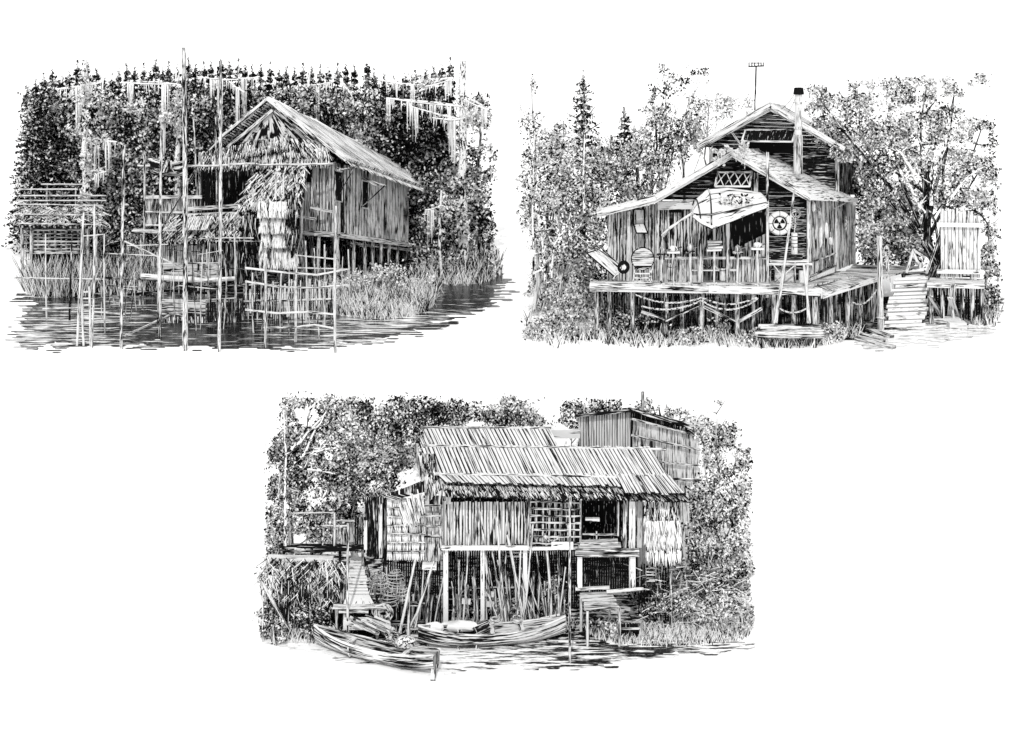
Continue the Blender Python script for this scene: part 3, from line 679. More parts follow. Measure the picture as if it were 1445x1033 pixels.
# leafy masses before them
mass = [(72, 300, 'dark_', [(62, 160, 32, 40), (80, 210, 40, 40), (58, 250, 34, 34), (100, 150, 34, 38), (95, 255, 40, 28)], 'leaf_mid', 'pale mixed leafy tree at the far left edge behind the rack'),
        (160, 200, '', [(165, 168, 36, 38), (150, 215, 32, 40), (185, 225, 36, 42), (140, 270, 30, 30), (160, 320, 40, 40), (195, 300, 30, 50)], 'leaf_mid', 'dark leafy tree between the pale left trunk and the porch'),
        (240, 160, '', [(225, 158, 36, 38), (225, 205, 34, 36), (265, 180, 34, 46), (285, 148, 36, 34), (240, 250, 38, 30)], 'leaf_dark', 'dark leafy tree behind the thickest pole and the canoe'),
        (330, 160, '', [(320, 146, 34, 30), (300, 175, 24, 34), (350, 142, 36, 26)], 'leaf_dark', 'dark leafy tree rising left of the roof peak'),
        (430, 200, '', [(420, 144, 40, 24), (465, 152, 40, 30), (440, 165, 30, 24), (500, 156, 40, 34), (500, 190, 34, 28)], 'leaf_mid', 'dark leafy tree rising over the right slope of the straw roof'),
        (560, 240, '', [(545, 150, 40, 34), (555, 195, 40, 36), (590, 160, 36, 44), (600, 220, 40, 40), (560, 235, 34, 24)], 'leaf_black', 'deep black leafy tree with long moss strands right of the roof'),
        (620, 200, '', [(605, 270, 34, 32), (630, 310, 38, 34), (600, 330, 28, 34), (640, 250, 30, 36), (620, 360, 36, 24)], 'leaf_mid', 'dark leafy tree right of the plank side wall'),
        (680, 230, '', [(672, 160, 22, 30), (678, 230, 24, 34), (668, 290, 26, 36), (680, 320, 20, 34), (676, 360, 24, 24)], 'leaf_mid', 'ragged leafy tree at the right edge behind the pale trunk')]
for px, d, _, bl, lf, lb in mass:
    broadleaf(A, px, d, (bl[0][0], bl[0][1]), bl, lb, lf, 'bark_dark', per=420, size=5.2, r=5, gap=-.22, share=.5)
# pale trunks hung with moss
def moss_tree(px, top, d, r, branches, label, blobs=(), leaf='leaf_pale'):
    b = g(px, d); t = thing('moss_hung_tree', label, 'tree', b)
    mb = MB(); mb.tube([b.lerp(P(px + R(-1, 1), top, d), i / 9) + V((R(-.07, .07), 0, 0)) for i in range(10)], r, r * .7, 8, 0, .14)
    for (x0, y0, x1, y1) in branches:
        mb.tube([P(x0, y0, d), P(x0 + (x1 - x0) * .4, y0 + (y1 - y0) * .3 + R(-4, 4), d - 12), P(x1, y1, d - 20)], r * .32, r * .12, 5, 0, .15)
    build(mb, 'trunk', 'bark_white', t)
    for (x0, y0, x1, y1) in branches:
        build(moss_mb(P(x0, y0, d - 4), P(x1, y1, d - 22), int(abs(x1 - x0) * .38) + 6, 2.9, .055, .1), 'moss', 'moss', t)
    if blobs: build(crown_mb(A, list(blobs), 260, 5, d - 12, -.15), 'crown', leaf, t)
moss_tree(120, 84, 150, .2, [(120, 120, 80, 125), (120, 195, 165, 200), (120, 245, 150, 242), (120, 120, 145, 115)], 'pale bare trunk hung with moss at left behind the shack', [(121, 110, 9, 14), (119, 170, 9, 20), (121, 225, 9, 20), (120, 275, 10, 20), (110, 135, 18, 14), (135, 140, 16, 12), (105, 185, 16, 12), (140, 195, 18, 10), (140, 245, 22, 12)])
moss_tree(250, 100, 130, .17, [(250, 118, 172, 116), (250, 165, 225, 165)], 'pale trunk with a long mossy branch beside the thickest pole', [(250, 135, 8, 20), (251, 195, 8, 22), (249, 235, 8, 16), (240, 165, 16, 12), (190, 150, 18, 10), (232, 160, 14, 8)])
moss_tree(336, 95, 140, .08, [(336, 112, 278, 108), (336, 110, 366, 108), (320, 112, 345, 130)], 'thin pale trunk with dripping moss above the left eave', [(290, 145, 20, 12), (330, 185, 10, 10)])
moss_tree(652, 86, 120, .23, [(652, 150, 545, 138), (640, 110, 600, 122), (652, 168, 610, 166), (652, 168, 580, 150), (600, 120, 532, 112), (655, 140, 690, 155)], 'stout pale trunk with wide mossy branches right of the plank wall', [(600, 115, 24, 10), (653, 140, 9, 20), (650, 210, 9, 20), (654, 320, 10, 24), (650, 260, 20, 14), (672, 165, 22, 10), (640, 280, 22, 16), (670, 270, 22, 14)])
moss_tree(434, 100, 190, .1, [(434, 120, 470, 115), (434, 140, 410, 140), (480, 110, 500, 140)], 'thin pale trunk peeking above the straw roof', [(440, 128, 24, 10), (470, 145, 24, 10)])
moss_tree(622, 268, 60, .07, [(622, 290, 600, 296)], 'short pale trunk near the right end of the plank wall', [(612, 300, 18, 12), (640, 300, 18, 12)])
for px, py, rx, ry, lb, lf in ((500, 420, 26, 22, 'pale bushy reeds at the left of the bright marsh grass', 'leaf_pale'), (545, 414, 30, 26, 'pale bushy reeds in the middle of the bright marsh grass', 'leaf_pale'), (590, 420, 24, 18, 'pale bushy reeds at the right of the bright marsh grass', 'leaf_pale'), (640, 388, 26, 20, 'dark bush on the far bank left of the stout pale trunk', 'leaf_mid'), (600, 385, 24, 22, 'dark bush at the foot of the far stilts of the big house', 'leaf_dark'), (688, 384, 16, 18, 'small bush right of the stout pale trunk', 'leaf_mid'), (165, 398, 30, 26, 'dark bush behind the reeds under the lone tall pole', 'leaf_dark'), (195, 388, 26, 50, 'tall dark bush under the porch corner', 'leaf_dark'), (150, 385, 30, 40, 'dark bush right of the left shack', 'leaf_black')):
    bush(A, px, py, rx, ry, lb, lf)

# ================================================================== SECOND PLACE: the plank cabin on its deck
P, G, g = B.P, B.G, B.g
water(B, 'creek_water', 'water_light', [(1205, 480), (1260, 462), (1330, 462), (1400, 458), (1385, 468), (1330, 478), (1270, 488), (1215, 492)], rag=6, lift=.004)
b = g(1020, 60)
cab = thing('plank_cabin', 'two gabled plank cabin with dark board gables standing on a high deck', 'cabin', b)
# upper block
mb = MB(); ua, ul, ur = P(1087, 152, 150), P(996, 208, 150), P(1178, 212, 150)
mb.strips(ul, ua, P(1182, 214, 150), ua, 11, .05, .1, .0, 0, 0, .015); mb.strips(P(1003, 268, 150), P(1003, 208, 150), P(1181, 268, 150), P(1181, 208, 150), 11, .05, .08, 0, 0, 0, .015)
mb.slab(P(1004, 268, 156), P(1180, 268, 156), P(1006, 208, 156), P(1178, 210, 156), .04, 0); build(mb, 'upper_wall', 'board_dark', cab)
mb = MB(); mb.strips(P(1183, 206, 150), P(1213, 214, 300), P(1183, 275, 150), P(1213, 275, 300), 12, .05, .12); build(mb, 'upper_side_wall', 'board_dark', cab)
mb = MB(); mb.bar(P(1181, 205, 145), P(1181, 270, 145), .16); build(mb, 'corner_board', 'white', cab)
mb = MB(); mb.bar(P(1004, 210, 145), P(1004, 268, 145), .1); build(mb, 'corner_board', 'white', cab)
mb = MB(); mb.slab(P(1087, 147, 120), P(1110, 152, 330), P(984, 206, 120), P(1010, 208, 330), .12); mb.slab(P(1087, 147, 120), P(1110, 152, 330), P(1190, 208, 120), P(1216, 212, 330), .12); build(mb, 'upper_roof', 'board_light', cab)
mb = MB()
for q in (P(984, 208, 116), P(1192, 210, 116)): mb.bar(P(1087, 149, 116), q, .06, .2); mb.bar(P(1087, 155, 119), q + V((0, .06, -.14)), .05, .08)
build(mb, 'upper_bargeboard', 'white', cab)
mb = MB(); mb.slab(P(1052, 184, 140), P(1122, 184, 140), P(1050, 216, 140), P(1118, 216, 140), .05); uw = build(mb, 'window', 'black', cab)
mb = MB(); mb.bar(P(1050, 183, 128), P(1123, 183, 128), .07); mb.bar(P(1047, 199, 95), P(1118, 200, 95), .07); mb.bar(P(1052, 183, 128), P(1047, 199, 95), .07); mb.bar(P(1123, 183, 128), P(1118, 200, 95), .07); build(mb, 'awning_frame', 'white', uw)
mb = MB(); mb.strips(P(1052, 184, 127), P(1122, 184, 127), P(1049, 198, 97), P(1117, 198, 97), 20, .03, .1); build(mb, 'awning', 'board_black', uw)
mb = MB(); mb.pole(P(1032, 186, 120), P(1044, 203, 116), .05); build(mb, 'bracket', 'board_light', cab)
# lower gable: walls
fl = 398
mb = MB(); la = P(1034, 219, 0)
mb.strips(P(928, 282, 0), la, P(1142, 282, 0), la, 12, .05, .08, 0, 0, 0, .015); build(mb, 'gable', 'board_black', cab)
mb = MB(); mb.strips(P(1083, 398, 2), P(1083, 282, 2), P(1139, 396, 2), P(1139, 282, 2), 20, .05, .08, 0, 0, 0, .02); build(mb, 'siding_wall', 'board_dark', cab)
mb = MB(); mb.strips(P(928, 284, 0), P(1083, 284, 0), P(928, 398, 0), P(1083, 400, 0), 34, .05, .26, .0, 0, 0, .02); mb.slab(P(929, 285, 4), P(1082, 285, 4), P(929, 397, 4), P(1082, 399, 4), .03, 1); build(mb, 'front_wall', ['board', 'board_black'], cab)
mb = MB(); mb.slab(P(1031, 300, -4), P(1083, 300, -4), P(1031, 398, -4), P(1083, 398, -4), .05); dr = build(mb, 'door', 'board_black', cab)  # its black stands for the deep shadow in the porch recess
mb = MB(); mb.strips(P(1036, 352, -9), P(1080, 330, -9), P(1036, 397, -9), P(1080, 397, -9), 9, .04, .14); build(mb, 'door_boards', 'board', dr)
mb = MB(); mb.strips(P(858, 300, 6), P(928, 286, 6), P(856, 397, 6), P(928, 398, 6), 16, .05, .26, 0, 0, 0, .02); mb.slab(P(859, 302, 10), P(927, 288, 10), P(858, 396, 10), P(927, 397, 10), .03, 1); build(mb, 'lean_to_wall', ['board_light', 'board_black'], cab)
mb = MB(); mb.bar(P(887, 298, -3), P(887, 397, -3), .12); build(mb, 'corner_board', 'white', cab)
mb = MB(); mb.bar(P(860, 302, -2), P(860, 397, -2), .1); build(mb, 'corner_board', 'white', cab)
mb = MB(); mb.bar(P(928, 286, -4), P(928, 398, -4), .1); build(mb, 'corner_board', 'white', cab)
mb = MB(); mb.bar(P(928, 290, -8), P(1000, 288, -8), .2, .35); build(mb, 'lintel_beam', 'board_light', cab)
# right side wall, receding
rt0, rt1 = P(1140, 280, 0), P(1204, 285, 190); rb0, rb1 = P(1141, 396, 0), P(1206, 372, 190)
mb = MB(); mb.strips(rt0, rt1, rb0, rb1, 20, .05, .26, .02, 0, 0, .02); mb.slab(rt0 + V((-.1, .1, 0)), rt1 + V((-.1, .1, 0)), rb0 + V((-.1, .1, 0)), rb1 + V((-.1, .1, 0)), .04, 1); sw = build(mb, 'side_wall', ['board', 'board_black'], cab)
mb = MB(); mb.bar(P(1180, 284, 110), P(1180, 382, 110), .1); build(mb, 'side_post', 'white', cab)
mb = MB(); mb.bar(P(1141, 281, -6), P(1141, 396, -6), .14); build(mb, 'side_post', 'white', cab)
mb = MB(); mb.bar(P(1205, 284, 190), P(1205, 373, 190), .14); build(mb, 'side_post', 'white', cab)
mb = MB(); mb.pole(P(1178, 294, 104), P(1198, 283, 150), .04); build(mb, 'brace', 'board_light', cab)
mb = MB(); mb.strips(P(1144, 372, -14), P(1178, 358, 95), P(1144, 388, -14), P(1178, 372, 95), 16, .03, .2); mb.bar(P(1143, 390, -16), P(1179, 375, 95), .06); mb.bar(P(1143, 371, -16), P(1179, 357, 95), .05); build(mb, 'side_panel', 'board', cab)
mb = MB(); mb.slab(P(1146, 392, -20), P(1178, 377, 90), P(1142, 397, -34), P(1178, 384, 80), .06); build(mb, 'side_step', 'white', cab)
# lower roof
mb = MB(); rr0, rr1 = P(1034, 214, -30), P(1075, 212, 150); re0, re1 = P(1143, 277, -40), P(1208, 281, 170)
mb.strips(rr0, re0, rr1, re1, 12, .06, .07, .1, 0, 0, .02); mb.slab(rr0 + V((0, 0, -.08)), rr1 + V((0, 0, -.08)), re0 + V((0, 0, -.08)), re1 + V((0, 0, -.08)), .05, 1); build(mb, 'roof', ['white', 'board_black'], cab)
mb = MB(); lk0, lk1 = P(925, 278, -30), P(960, 274, 150); le0, le1 = P(842, 299, -30), P(870, 296, 150)
mb.slab(rr0, rr1, lk0, lk1, .1); mb.slab(lk0, lk1, le0, le1, .1); build(mb, 'roof', 'board_light', cab)
mb = MB()
for p_, q_ in ((rr0, re0), (rr0, lk0), (lk0, le0)): mb.bar(p_ + V((0, -.1, -.04)), q_ + V((0, -.1, -.04)), .06, .17); mb.bar(p_ + V((0, -.03, -.2)), q_ + V((0, -.03, -.2)), .05, .09)
mb.bar(re0 + V((0, -.1, -.04)), re1 + V((.05, -.05, -.04)), .06, .2); build(mb, 'bargeboard', 'white', cab)
# windows
mb = MB(); mb.slab(P(895, 296, 0), P(908, 296, 0), P(895, 318, 0), P(908, 318, 0), .05, 0, .04); lw = build(mb, 'window', 'board_light', cab)
mb = MB()
for p_, q_ in (((894, 295), (909, 295)), ((894, 295), (894, 317)), ((909, 295), (910, 317)), ((894, 317), (910, 317))): mb.bar(P(*p_, -5), P(*q_, -5), .06)
build(mb, 'frame', 'black', lw)
mb = MB(); mb.slab(P(895, 317, -6), P(908, 316, -6), P(899, 328, -40), P(913, 328, -40), .03); build(mb, 'shutter', 'plain_white', lw)
mb = MB()
for p_, q_ in (((894, 316, -7), (898, 329, -42)), ((909, 315, -7), (914, 329, -42)), ((898, 329, -42), (914, 329, -42))): mb.bar(P(*p_), P(*q_), .05)
build(mb, 'shutter_frame', 'black', lw)
mb = MB(); mb.slab(P(1012, 246, -8), P(1062, 246, -8), P(1012, 272, -8), P(1062, 272, -8), .05); gw = build(mb, 'window', 'black', cab)
f0, f1, f2, f3 = P(1013, 243, -14), P(1061, 243, -14), P(1058, 263, -38), P(1009, 263, -38)
mb = MB()
for p_, q_ in ((f0, f1), (f1, f2), (f2, f3), (f3, f0)): mb.bar(p_, q_, .07)
build(mb, 'sash', 'white', gw)
mb = MB()
for k in range(5):
    mb.bar(f0.lerp(f1, k / 4), f3.lerp(f2, min(1, k / 4 + .25)) if k < 4 else f3.lerp(f2, 1), .03); mb.bar(f0.lerp(f1, k / 4), f3.lerp(f2, max(0, k / 4 - .25)), .03)
build(mb, 'diamond_bars', 'white', gw)
mb = MB(); mb.strips(P(1064, 244, -9), P(1070, 244, -9), P(1064, 272, -9), P(1070, 272, -9), 2, .05); build(mb, 'window_side', 'board', cab)
mb = MB(); mb.slab(P(945, 295, -4), P(962, 295, -4), P(945, 300, -4), P(962, 300, -4), .05, 0, .02); build(mb, 'vent', 'black', cab)
# rope and vine over the gable tip
mb = MB(); pts = [(1008, 210), (1014, 216), (1020, 214), (1026, 208), (1032, 212), (1040, 214), (1048, 210), (1052, 204)]
mb.tube([P(x, y, -44) for x, y in pts], .06, .06, 6, 0, .15)
for x, y in pts + [(1047, 206), (1050, 202), (1054, 212), (1010, 222), (1018, 228)]:
    for k in range(10): mb.leaf(P(x + R(-4, 4), y + R(-3, 6), -46), .12)
for x, y0, y1 in ((1013, 214, 232), (1018, 216, 228), (1038, 214, 228), (1046, 212, 232), (1050, 214, 238)): mb.pole(P(x, y0, -46), P(x + 1, y1, -46), .035, .015)
solo(mb, 'rope_garland', 'rope', P(1030, 212, -44), 'frayed rope garland looped over the tip of the lower gable', 'rope')
# posts of the porch
for px, y0, y1, w_, lb in ((988, 300, 410, .2, 0), (1027, 300, 408, .14, 0), (1083, 215, 420, .1, 0)):
    mb = MB(); mb.bar(P(px, y0, -44), P(px, y1, -44), w_, w_); build(mb, 'porch_post', 'board_light', cab)
mb = MB(); mb.bar(P(1008, 300, -2), P(1008, 345, -2), .1); build(mb, 'porch_post', 'white', cab)
mb = MB(); mb.bar(P(924, 364, -40), P(1083, 364, -40), .07, .1); mb.bar(P(976, 381, -40), P(1040, 381, -40), .06, .08); build(mb, 'porch_rail', 'white', cab)
mb = MB(); mb.strips(P(930, 366, -34), P(986, 366, -34), P(930, 398, -34), P(986, 398, -34), 16, .03, .12); build(mb, 'porch_panel', 'board_light', cab)
mb = MB(); mb.strips(P(1030, 366, -34), P(1080, 366, -34), P(1030, 398, -34), P(1080, 398, -34), 12, .03, .25); build(mb, 'porch_panel', 'board_light', cab)
mb = MB()
for x in (996, 1016): mb.bar(P(x, 382, -38), P(1006, 372 if x < 1000 else 372, -38), .06)
mb.bar(P(991, 372, -38), P(1003, 382, -38), .05); mb.bar(P(1010, 382, -38), P(1024, 392, -38), .05); build(mb, 'porch_brace', 'board_dark', cab)
# chimney, mast
b = P(1127, 238, 60)
t = thing('stove_pipe', 'tall pale stove pipe with a dark cap beside the upper gable', 'chimney', b)
mb = MB(); mb.tube([P(1126, 245, 60), P(1126.5, 190, 60)], .2, .19, 12); mb.tube([P(1126.5, 190, 60), P(1127, 131, 60)], .16, .16, 12); build(mb, 'pipe', 'metal_dark', t)
mb = MB(); mb.tube([P(1127, 133, 60), P(1127, 129, 60), P(1127, 124, 60)], .24, .2, 12); build(mb, 'cap', 'black', t)
mb = MB(); mb.disc(P(1126.5, 180, 60), V((0, 0, 1)), .2, .08, 12); mb.disc(P(1126.5, 145, 60), V((0, 0, 1)), .19, .06, 12); build(mb, 'collar', 'white', t)
mb = MB(); mb.rope(P(1122, 131, 62), P(1102, 154, 130), .1, .012); mb.rope(P(1124, 133, 62), P(1112, 158, 130), .1, .012); build(mb, 'guy_wire', 'black', t)
b = P(1066, 160, 170)
t = thing('mast', 'slim antenna mast with small cross arms rising behind the upper gable', 'mast', b)
mb = MB(); mb.pole(P(1065, 170, 170), P(1067, 93, 170), .045, .035); build(mb, 'pole', 'board_dark', t)
mb = MB(); mb.pole(P(1056, 94, 170), P(1078, 93, 170), .03); mb.pole(P(1060, 89, 170), P(1073, 89, 170), .02)
for x in (1057, 1061, 1065, 1070, 1074, 1077): mb.pole(P(x, 94, 170), P(x, 88, 170), .025)
build(mb, 'cross_arm', 'black', t)
# deck
b = g(1030, -60)
dk = thing('timber_deck', 'wide timber deck on tall stilts carrying the plank cabin', 'deck', b)
mb = MB(); d0, d1, d2, d3 = P(832, 400, -60), P(1148, 404, -62), P(1240, 383, 150), P(860, 396, 120)
mb.strips(d0, d3, d1, d2, 14, .07, .06, .06, 0, 0, .01); build(mb, 'floor', 'board_light', dk)
mb = MB(); r0, r1, r2, r3 = P(1146, 418, -66), P(1236, 390, 60), P(1295, 377, 190), P(1200, 377, 190)
mb.strips(P(1146, 404, -40), P(1214, 377, 190), r0, P(1296, 377, 190), 2, .01, 0); build(mb, 'trim', 'board', dk) if False else None
mb = MB(); mb.strips(P(1146, 407, -64), P(1206, 375, 175), P(1160, 417, -72), P(1300, 377, 178), 13, .07, .07, .08, .03, 0, .012); build(mb, 'floor', 'board_light', dk)
mb = MB(); mb.bar(P(832, 403, -64), P(1000, 407, -64), .1, .2); mb.bar(P(1000, 408, -66), P(1160, 412, -68), .1, .3); mb.bar(P(1160, 418, -74), P(1240, 393, 60), .1, .2); mb.bar(P(832, 409, -62), P(1090, 414, -63), .08, .1); build(mb, 'edge_beam', 'white', dk)
for px, d, wd in ((842, -40, .16), (860, -30, .14), (892, -45, .13), (940, -58, .17), (962, -40, .12), (990, -50, .2), (1012, -40, .13), (1040, -58, .17), (1063, -40, .13), (1092, -45, .15), (1120, -50, .15), (1150, -60, .2), (1172, -30, .16), (1196, 0, .17), (1215, 30, .15), (1232, 50, .17)):
    y = 406 if px < 1150 else 418 - (px - 1150) * .28
    mb = MB(); mb.pole(P(px, y, d), g(px, d), wd * .62, wd * .6, .02, 7); build(mb, 'stilt', 'pole', dk)
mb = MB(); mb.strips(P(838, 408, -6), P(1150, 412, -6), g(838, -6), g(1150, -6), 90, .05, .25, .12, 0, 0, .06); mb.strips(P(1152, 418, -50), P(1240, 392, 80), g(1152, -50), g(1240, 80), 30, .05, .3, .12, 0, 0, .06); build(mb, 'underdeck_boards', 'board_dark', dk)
mb = MB()
for (x0, y0, x1, y1, d) in ((940, 452, 988, 430, -64), (905, 440, 938, 450, -60), (992, 432, 1038, 454, -64), (1042, 454, 1075, 435, -64)): mb.bar(P(x0, y0, d), P(x1, y1, d), .06, .12)
build(mb, 'brace', 'board', dk)
for i, (x0, y0, x1, y1, sg, lb) in enumerate(((897, 416, 990, 420, 9, 'upper rope swag under the left half of the deck'), (905, 432, 990, 424, 8, 'lower rope swag under the left half of the deck'), (990, 420, 1068, 420, 9, 'upper rope swag under the middle of the deck'), (990, 424, 1070, 421, 14, 'lower rope swag under the middle of the deck'), (1200, 424, 1240, 404, 14, 'rope hanging in a loop at the right corner of the deck'), (1095, 432, 1140, 434, 8, 'rope swag between the legs of the leaning poles'))):
    d = -70 if x0 < 1150 else 20
    mb = MB(); mb.rope(P(x0, y0, d), P(x1, y1, d), sg * B.s, .035); solo(mb, 'rope_swag', 'rope', P(x0, y0, d), lb, 'rope', 'rope swags under the deck')
# wheelbarrow standing on end
b = P(858, 398, -50)
t = thing('wheelbarrow', 'upended wheelbarrow with its black wheel, tipped against the left end of the deck', 'wheelbarrow', b)
w0, w1, w2, w3 = P(828, 357, -54), P(844, 352, -34), P(879, 376, -34), P(868, 391, -54)
mb = MB(); dn = V((-.25, .15, -.18)); bt = [w0.lerp(w2, .12) - V((.05, -.28, -.12)), w1.lerp(w3, .12) - V((.05, -.28, -.12)), w2.lerp(w0, .16) - V((.05, -.28, -.12)), w3.lerp(w1, .16) - V((.05, -.28, -.12))]
tp = [w0, w1, w2, w3]; e_ = [(0, 0), (1, 0), (1, 1), (0, 1)]
mb.face(bt, e_); mb.face(bt[::-1], e_)
for k in range(4):
    q_ = [tp[k], tp[(k + 1) % 4], bt[(k + 1) % 4], bt[k]]; mb.face(q_, e_); mb.face(q_[::-1], e_)
mb.slab(w0, w1, w3, w2, .05, 0, .02); build(mb, 'tray', 'plain_white', t)
mb = MB()
for k in range(4): mb.pole(tp[k] + V((0, -.03, 0)), tp[(k + 1) % 4] + V((0, -.03, 0)), .03)
build(mb, 'rim', 'black', t)
wc = P(880, 377, -62); mb = MB(); mb.torus(wc, V((.3, -1, .1)), .2, .075); wh = build(mb, 'wheel', 'black', t)
mb = MB(); mb.disc(wc, V((.3, -1, .1)), .09, .12, 10); build(mb, 'hub', 'plain_white', wh)
for o_ in (0, 1):
    mb = MB(); p_ = P(817 + 14 * o_, 334, -46 + 10 * o_); mb.pole(p_, P(846 + 10 * o_, 357, -60 + 18 * o_), .028); mb.pole(P(846 + 10 * o_, 357, -60 + 18 * o_), P(874 + 4 * o_, 383 - 6 * o_, -64 + 18 * o_), .028); build(mb, 'handle', 'board', t)
mb = MB(); mb.pole(P(870, 388, -60), P(880, 378, -66), .03); mb.pole(P(865, 394, -58), P(876, 377, -66), .025); build(mb, 'strut', 'plain_white', t)
# round table top on a chair
b = P(907, 398, -50)
t = thing('round_table_top', 'round slatted table top leaning on a small folding chair by the shuttered window', 'table', b)
mb = MB(); c_ = P(907, 365, -52); rr = 15.5 * B.s
for k in range(11):
    z = -rr + (k + .5) * 2 * rr / 11; hw = math.sqrt(max(.01, rr * rr - z * z)); mb.bar(c_ + V((-hw, -.0 + z * -.1, z)), c_ + V((hw, z * -.1, z)), .05, 2 * rr / 11 * .86)
build(mb, 'top', 'board_light', t)
mb = MB(); mb.torus(c_, V((0, -1, -.1)), rr, .03); build(mb, 'rim', 'black', t)
mb = MB()
for p_, q_ in (((896, 380), (893, 398)), ((917, 380), (920, 398)), ((895, 386), (918, 386)), ((894, 392), (919, 392)), ((893, 397), (920, 397)), ((922, 372), (915, 400))): mb.bar(P(*p_, -46), P(*q_, -46), .05)
build(mb, 'leg', 'plain_white', t)
# outboard motors on the porch rail
def motor(px, py, kind, label):
    b_ = P(px, 364, -50); t = thing('outboard_motor', label, 'motor', b_, 'outboard motors hanging on the porch rail')
    c = P(px, py, -58)
    mb = MB(); mb.tube([P(px, py + 6, -58), P(px + R(-1, 1), 402 + R(0, 8), -58)], .06, .045, 7, 0, .1); build(mb, 'shaft', 'board_light', t)
    mb = MB()
    if kind == 0: mb.ball(c, .12, .13, .17, 9, 6, 0, .12); mb.disc(c + V((0, 0, -.16)), V((0, 0, 1)), .22, .05, 10)
    elif kind == 1: mb.ball(c, .2, .16, .13, 10, 6, 0, .1); mb.bar(c + V((-.27, 0, -.14)), c + V((.27, 0, -.14)), .2, .08)
    else:
        for k in range(4): mb.bar(c + V((-.3 + R(-.04, .04), 0, .16 - k * .11)), c + V((.3 + R(-.05, .05), 0, .18 - k * .11)), .22, .08)
    build(mb, 'head', 'white' if kind != 0 else 'board', t)
    mb = MB(); mb.bar(c + V((-.12, .05, -.3)), c + V((.12, .05, -.3)), .12, .14); build(mb, 'clamp', 'black', t)
    mb = MB(); pr = P(px, 398 + R(0, 4), -64)
    for k in range(3):
        a = k * 2.09 + px; mb.bar(pr, pr + V((math.cos(a) * .13, -.02, math.sin(a) * .13)), .07, .03)
    build(mb, 'propeller', 'white', t)
    mb = MB(); mb.pole(c + V((.1, -.05, .02)), c + V((.34, -.15, .1)), .025); build(mb, 'tiller', 'board_dark', t)
motor(934, 354, 0, 'slim outboard motor with a dark flat cap, leftmost on the porch rail')
motor(950, 351, 1, 'outboard motor with a wide rounded pale head, second from left on the porch rail')
motor(974, 350, 0, 'slim pale outboard motor just left of the thick porch post')
motor(1008, 347, 2, 'outboard motor under a stack of flat slabs, in the doorway of the porch')
motor(1041, 351, 0, 'small headed outboard motor in front of the cabin door')
motor(1069, 346, 1, 'outboard motor with two pale round lobes beside the tall thin post')
# overturned dinghy over the porch
b = P(1028, 296, -60)
t = thing('overturned_dinghy', 'pale dinghy turned keel up, resting on poles above the porch', 'boat', b)
bow = P(977, 304, -72); st = P(1079, 284, -40); tp = P(1012, 271, -60)
secs = [((978, 296), (976, 300), (979, 305), -74), ((984, 283), (978, 290), (990, 314), -72), ((1001, 271), (992, 278), (1004, 321), -68), ((1030, 269), (1020, 272), (1031, 311), -58), ((1057, 271), (1045, 273), (1058, 300), -48), ((1075, 273), (1066, 274), (1080, 292), -42), ((1081, 279), (1078, 280), (1083, 290), -40)]
mb = MB(); vs_ = []; fs = []; us = []; m = 9
for (k_, b_, f_, d) in secs:
    K, Bk, Fr = P(*k_, d), P(*b_, d + 22), P(*f_, d - 26)
    for i in range(m):
        t_ = i / (m - 1); q = (1 - t_) ** 2 * Bk + 2 * t_ * (1 - t_) * (2 * K - (Bk + Fr) / 2) + t_ * t_ * Fr; vs_.append(q)
for s_ in range(len(secs) - 1):
    for i in range(m - 1):
        fs.append((s_ * m + i, s_ * m + i + 1, (s_ + 1) * m + i + 1, (s_ + 1) * m + i)); us.append([(i * .14, s_ * .5), (i * .14 + .14, s_ * .5), (i * .14 + .14, s_ * .5 + .5), (i * .14, s_ * .5 + .5)])
mb.shared(vs_, fs, us); mb.face([vs_[i] for i in range(m)]); mb.face([vs_[(len(secs) - 1) * m + i] for i in range(m)])
build(mb, 'hull', 'white', t)
mb = MB(); mb.tube([vs_[s_ * m + m - 1] + V((0, -.03, .02)) for s_ in range(len(secs))], .075, .07, 6); build(mb, 'gunwale', 'plain_white', t); mb = MB(); mb.tube([vs_[s_ * m + m - 2] + V((0, -.05, .0)) for s_ in range(len(secs))], .022, .022, 6); build(mb, 'rub_strip', 'black', t); mb = MB(); mb.tube([vs_[s_ * m + m - 1] + V((0, .0, -.06)) for s_ in range(len(secs))], .03, .03, 6); build(mb, 'rub_strip', 'black', t); mb = MB(); mb.tube([vs_[s_ * m + m - 2] + V((0, -.04, .03)) for s_ in range(1, len(secs))], .03, .03, 6); build(mb, 'rub_strip', 'board_light', t)
mb = MB(); mb.tube([vs_[2 * m + i] + V((0, -.04, .02)) for i in range(m)], .03, .03, 6); mb.tube([vs_[1 * m + i] + V((-.02, -.03, .02)) for i in range(m)], .03, .03, 6); build(mb, 'rib', 'board_dark', t)
mb = MB()
for _ in range(90): mb.leaf(P(R(1014, 1062), R(274, 288), -78), .1)
build(mb, 'dark_flecks', 'leaf_dark', t)  # small dark flecks scattered over the hull top
mb = MB(); mb.pole(P(945, 322, -50), P(978, 300, -60), .06, .05); mb.pole(P(935, 333, -40), P(945, 322, -50), .08, .06)
solo(mb, 'support_oar', 'white', P(945, 322, -50), 'white oar slanting up to the bow of the overturned dinghy', 'oar')
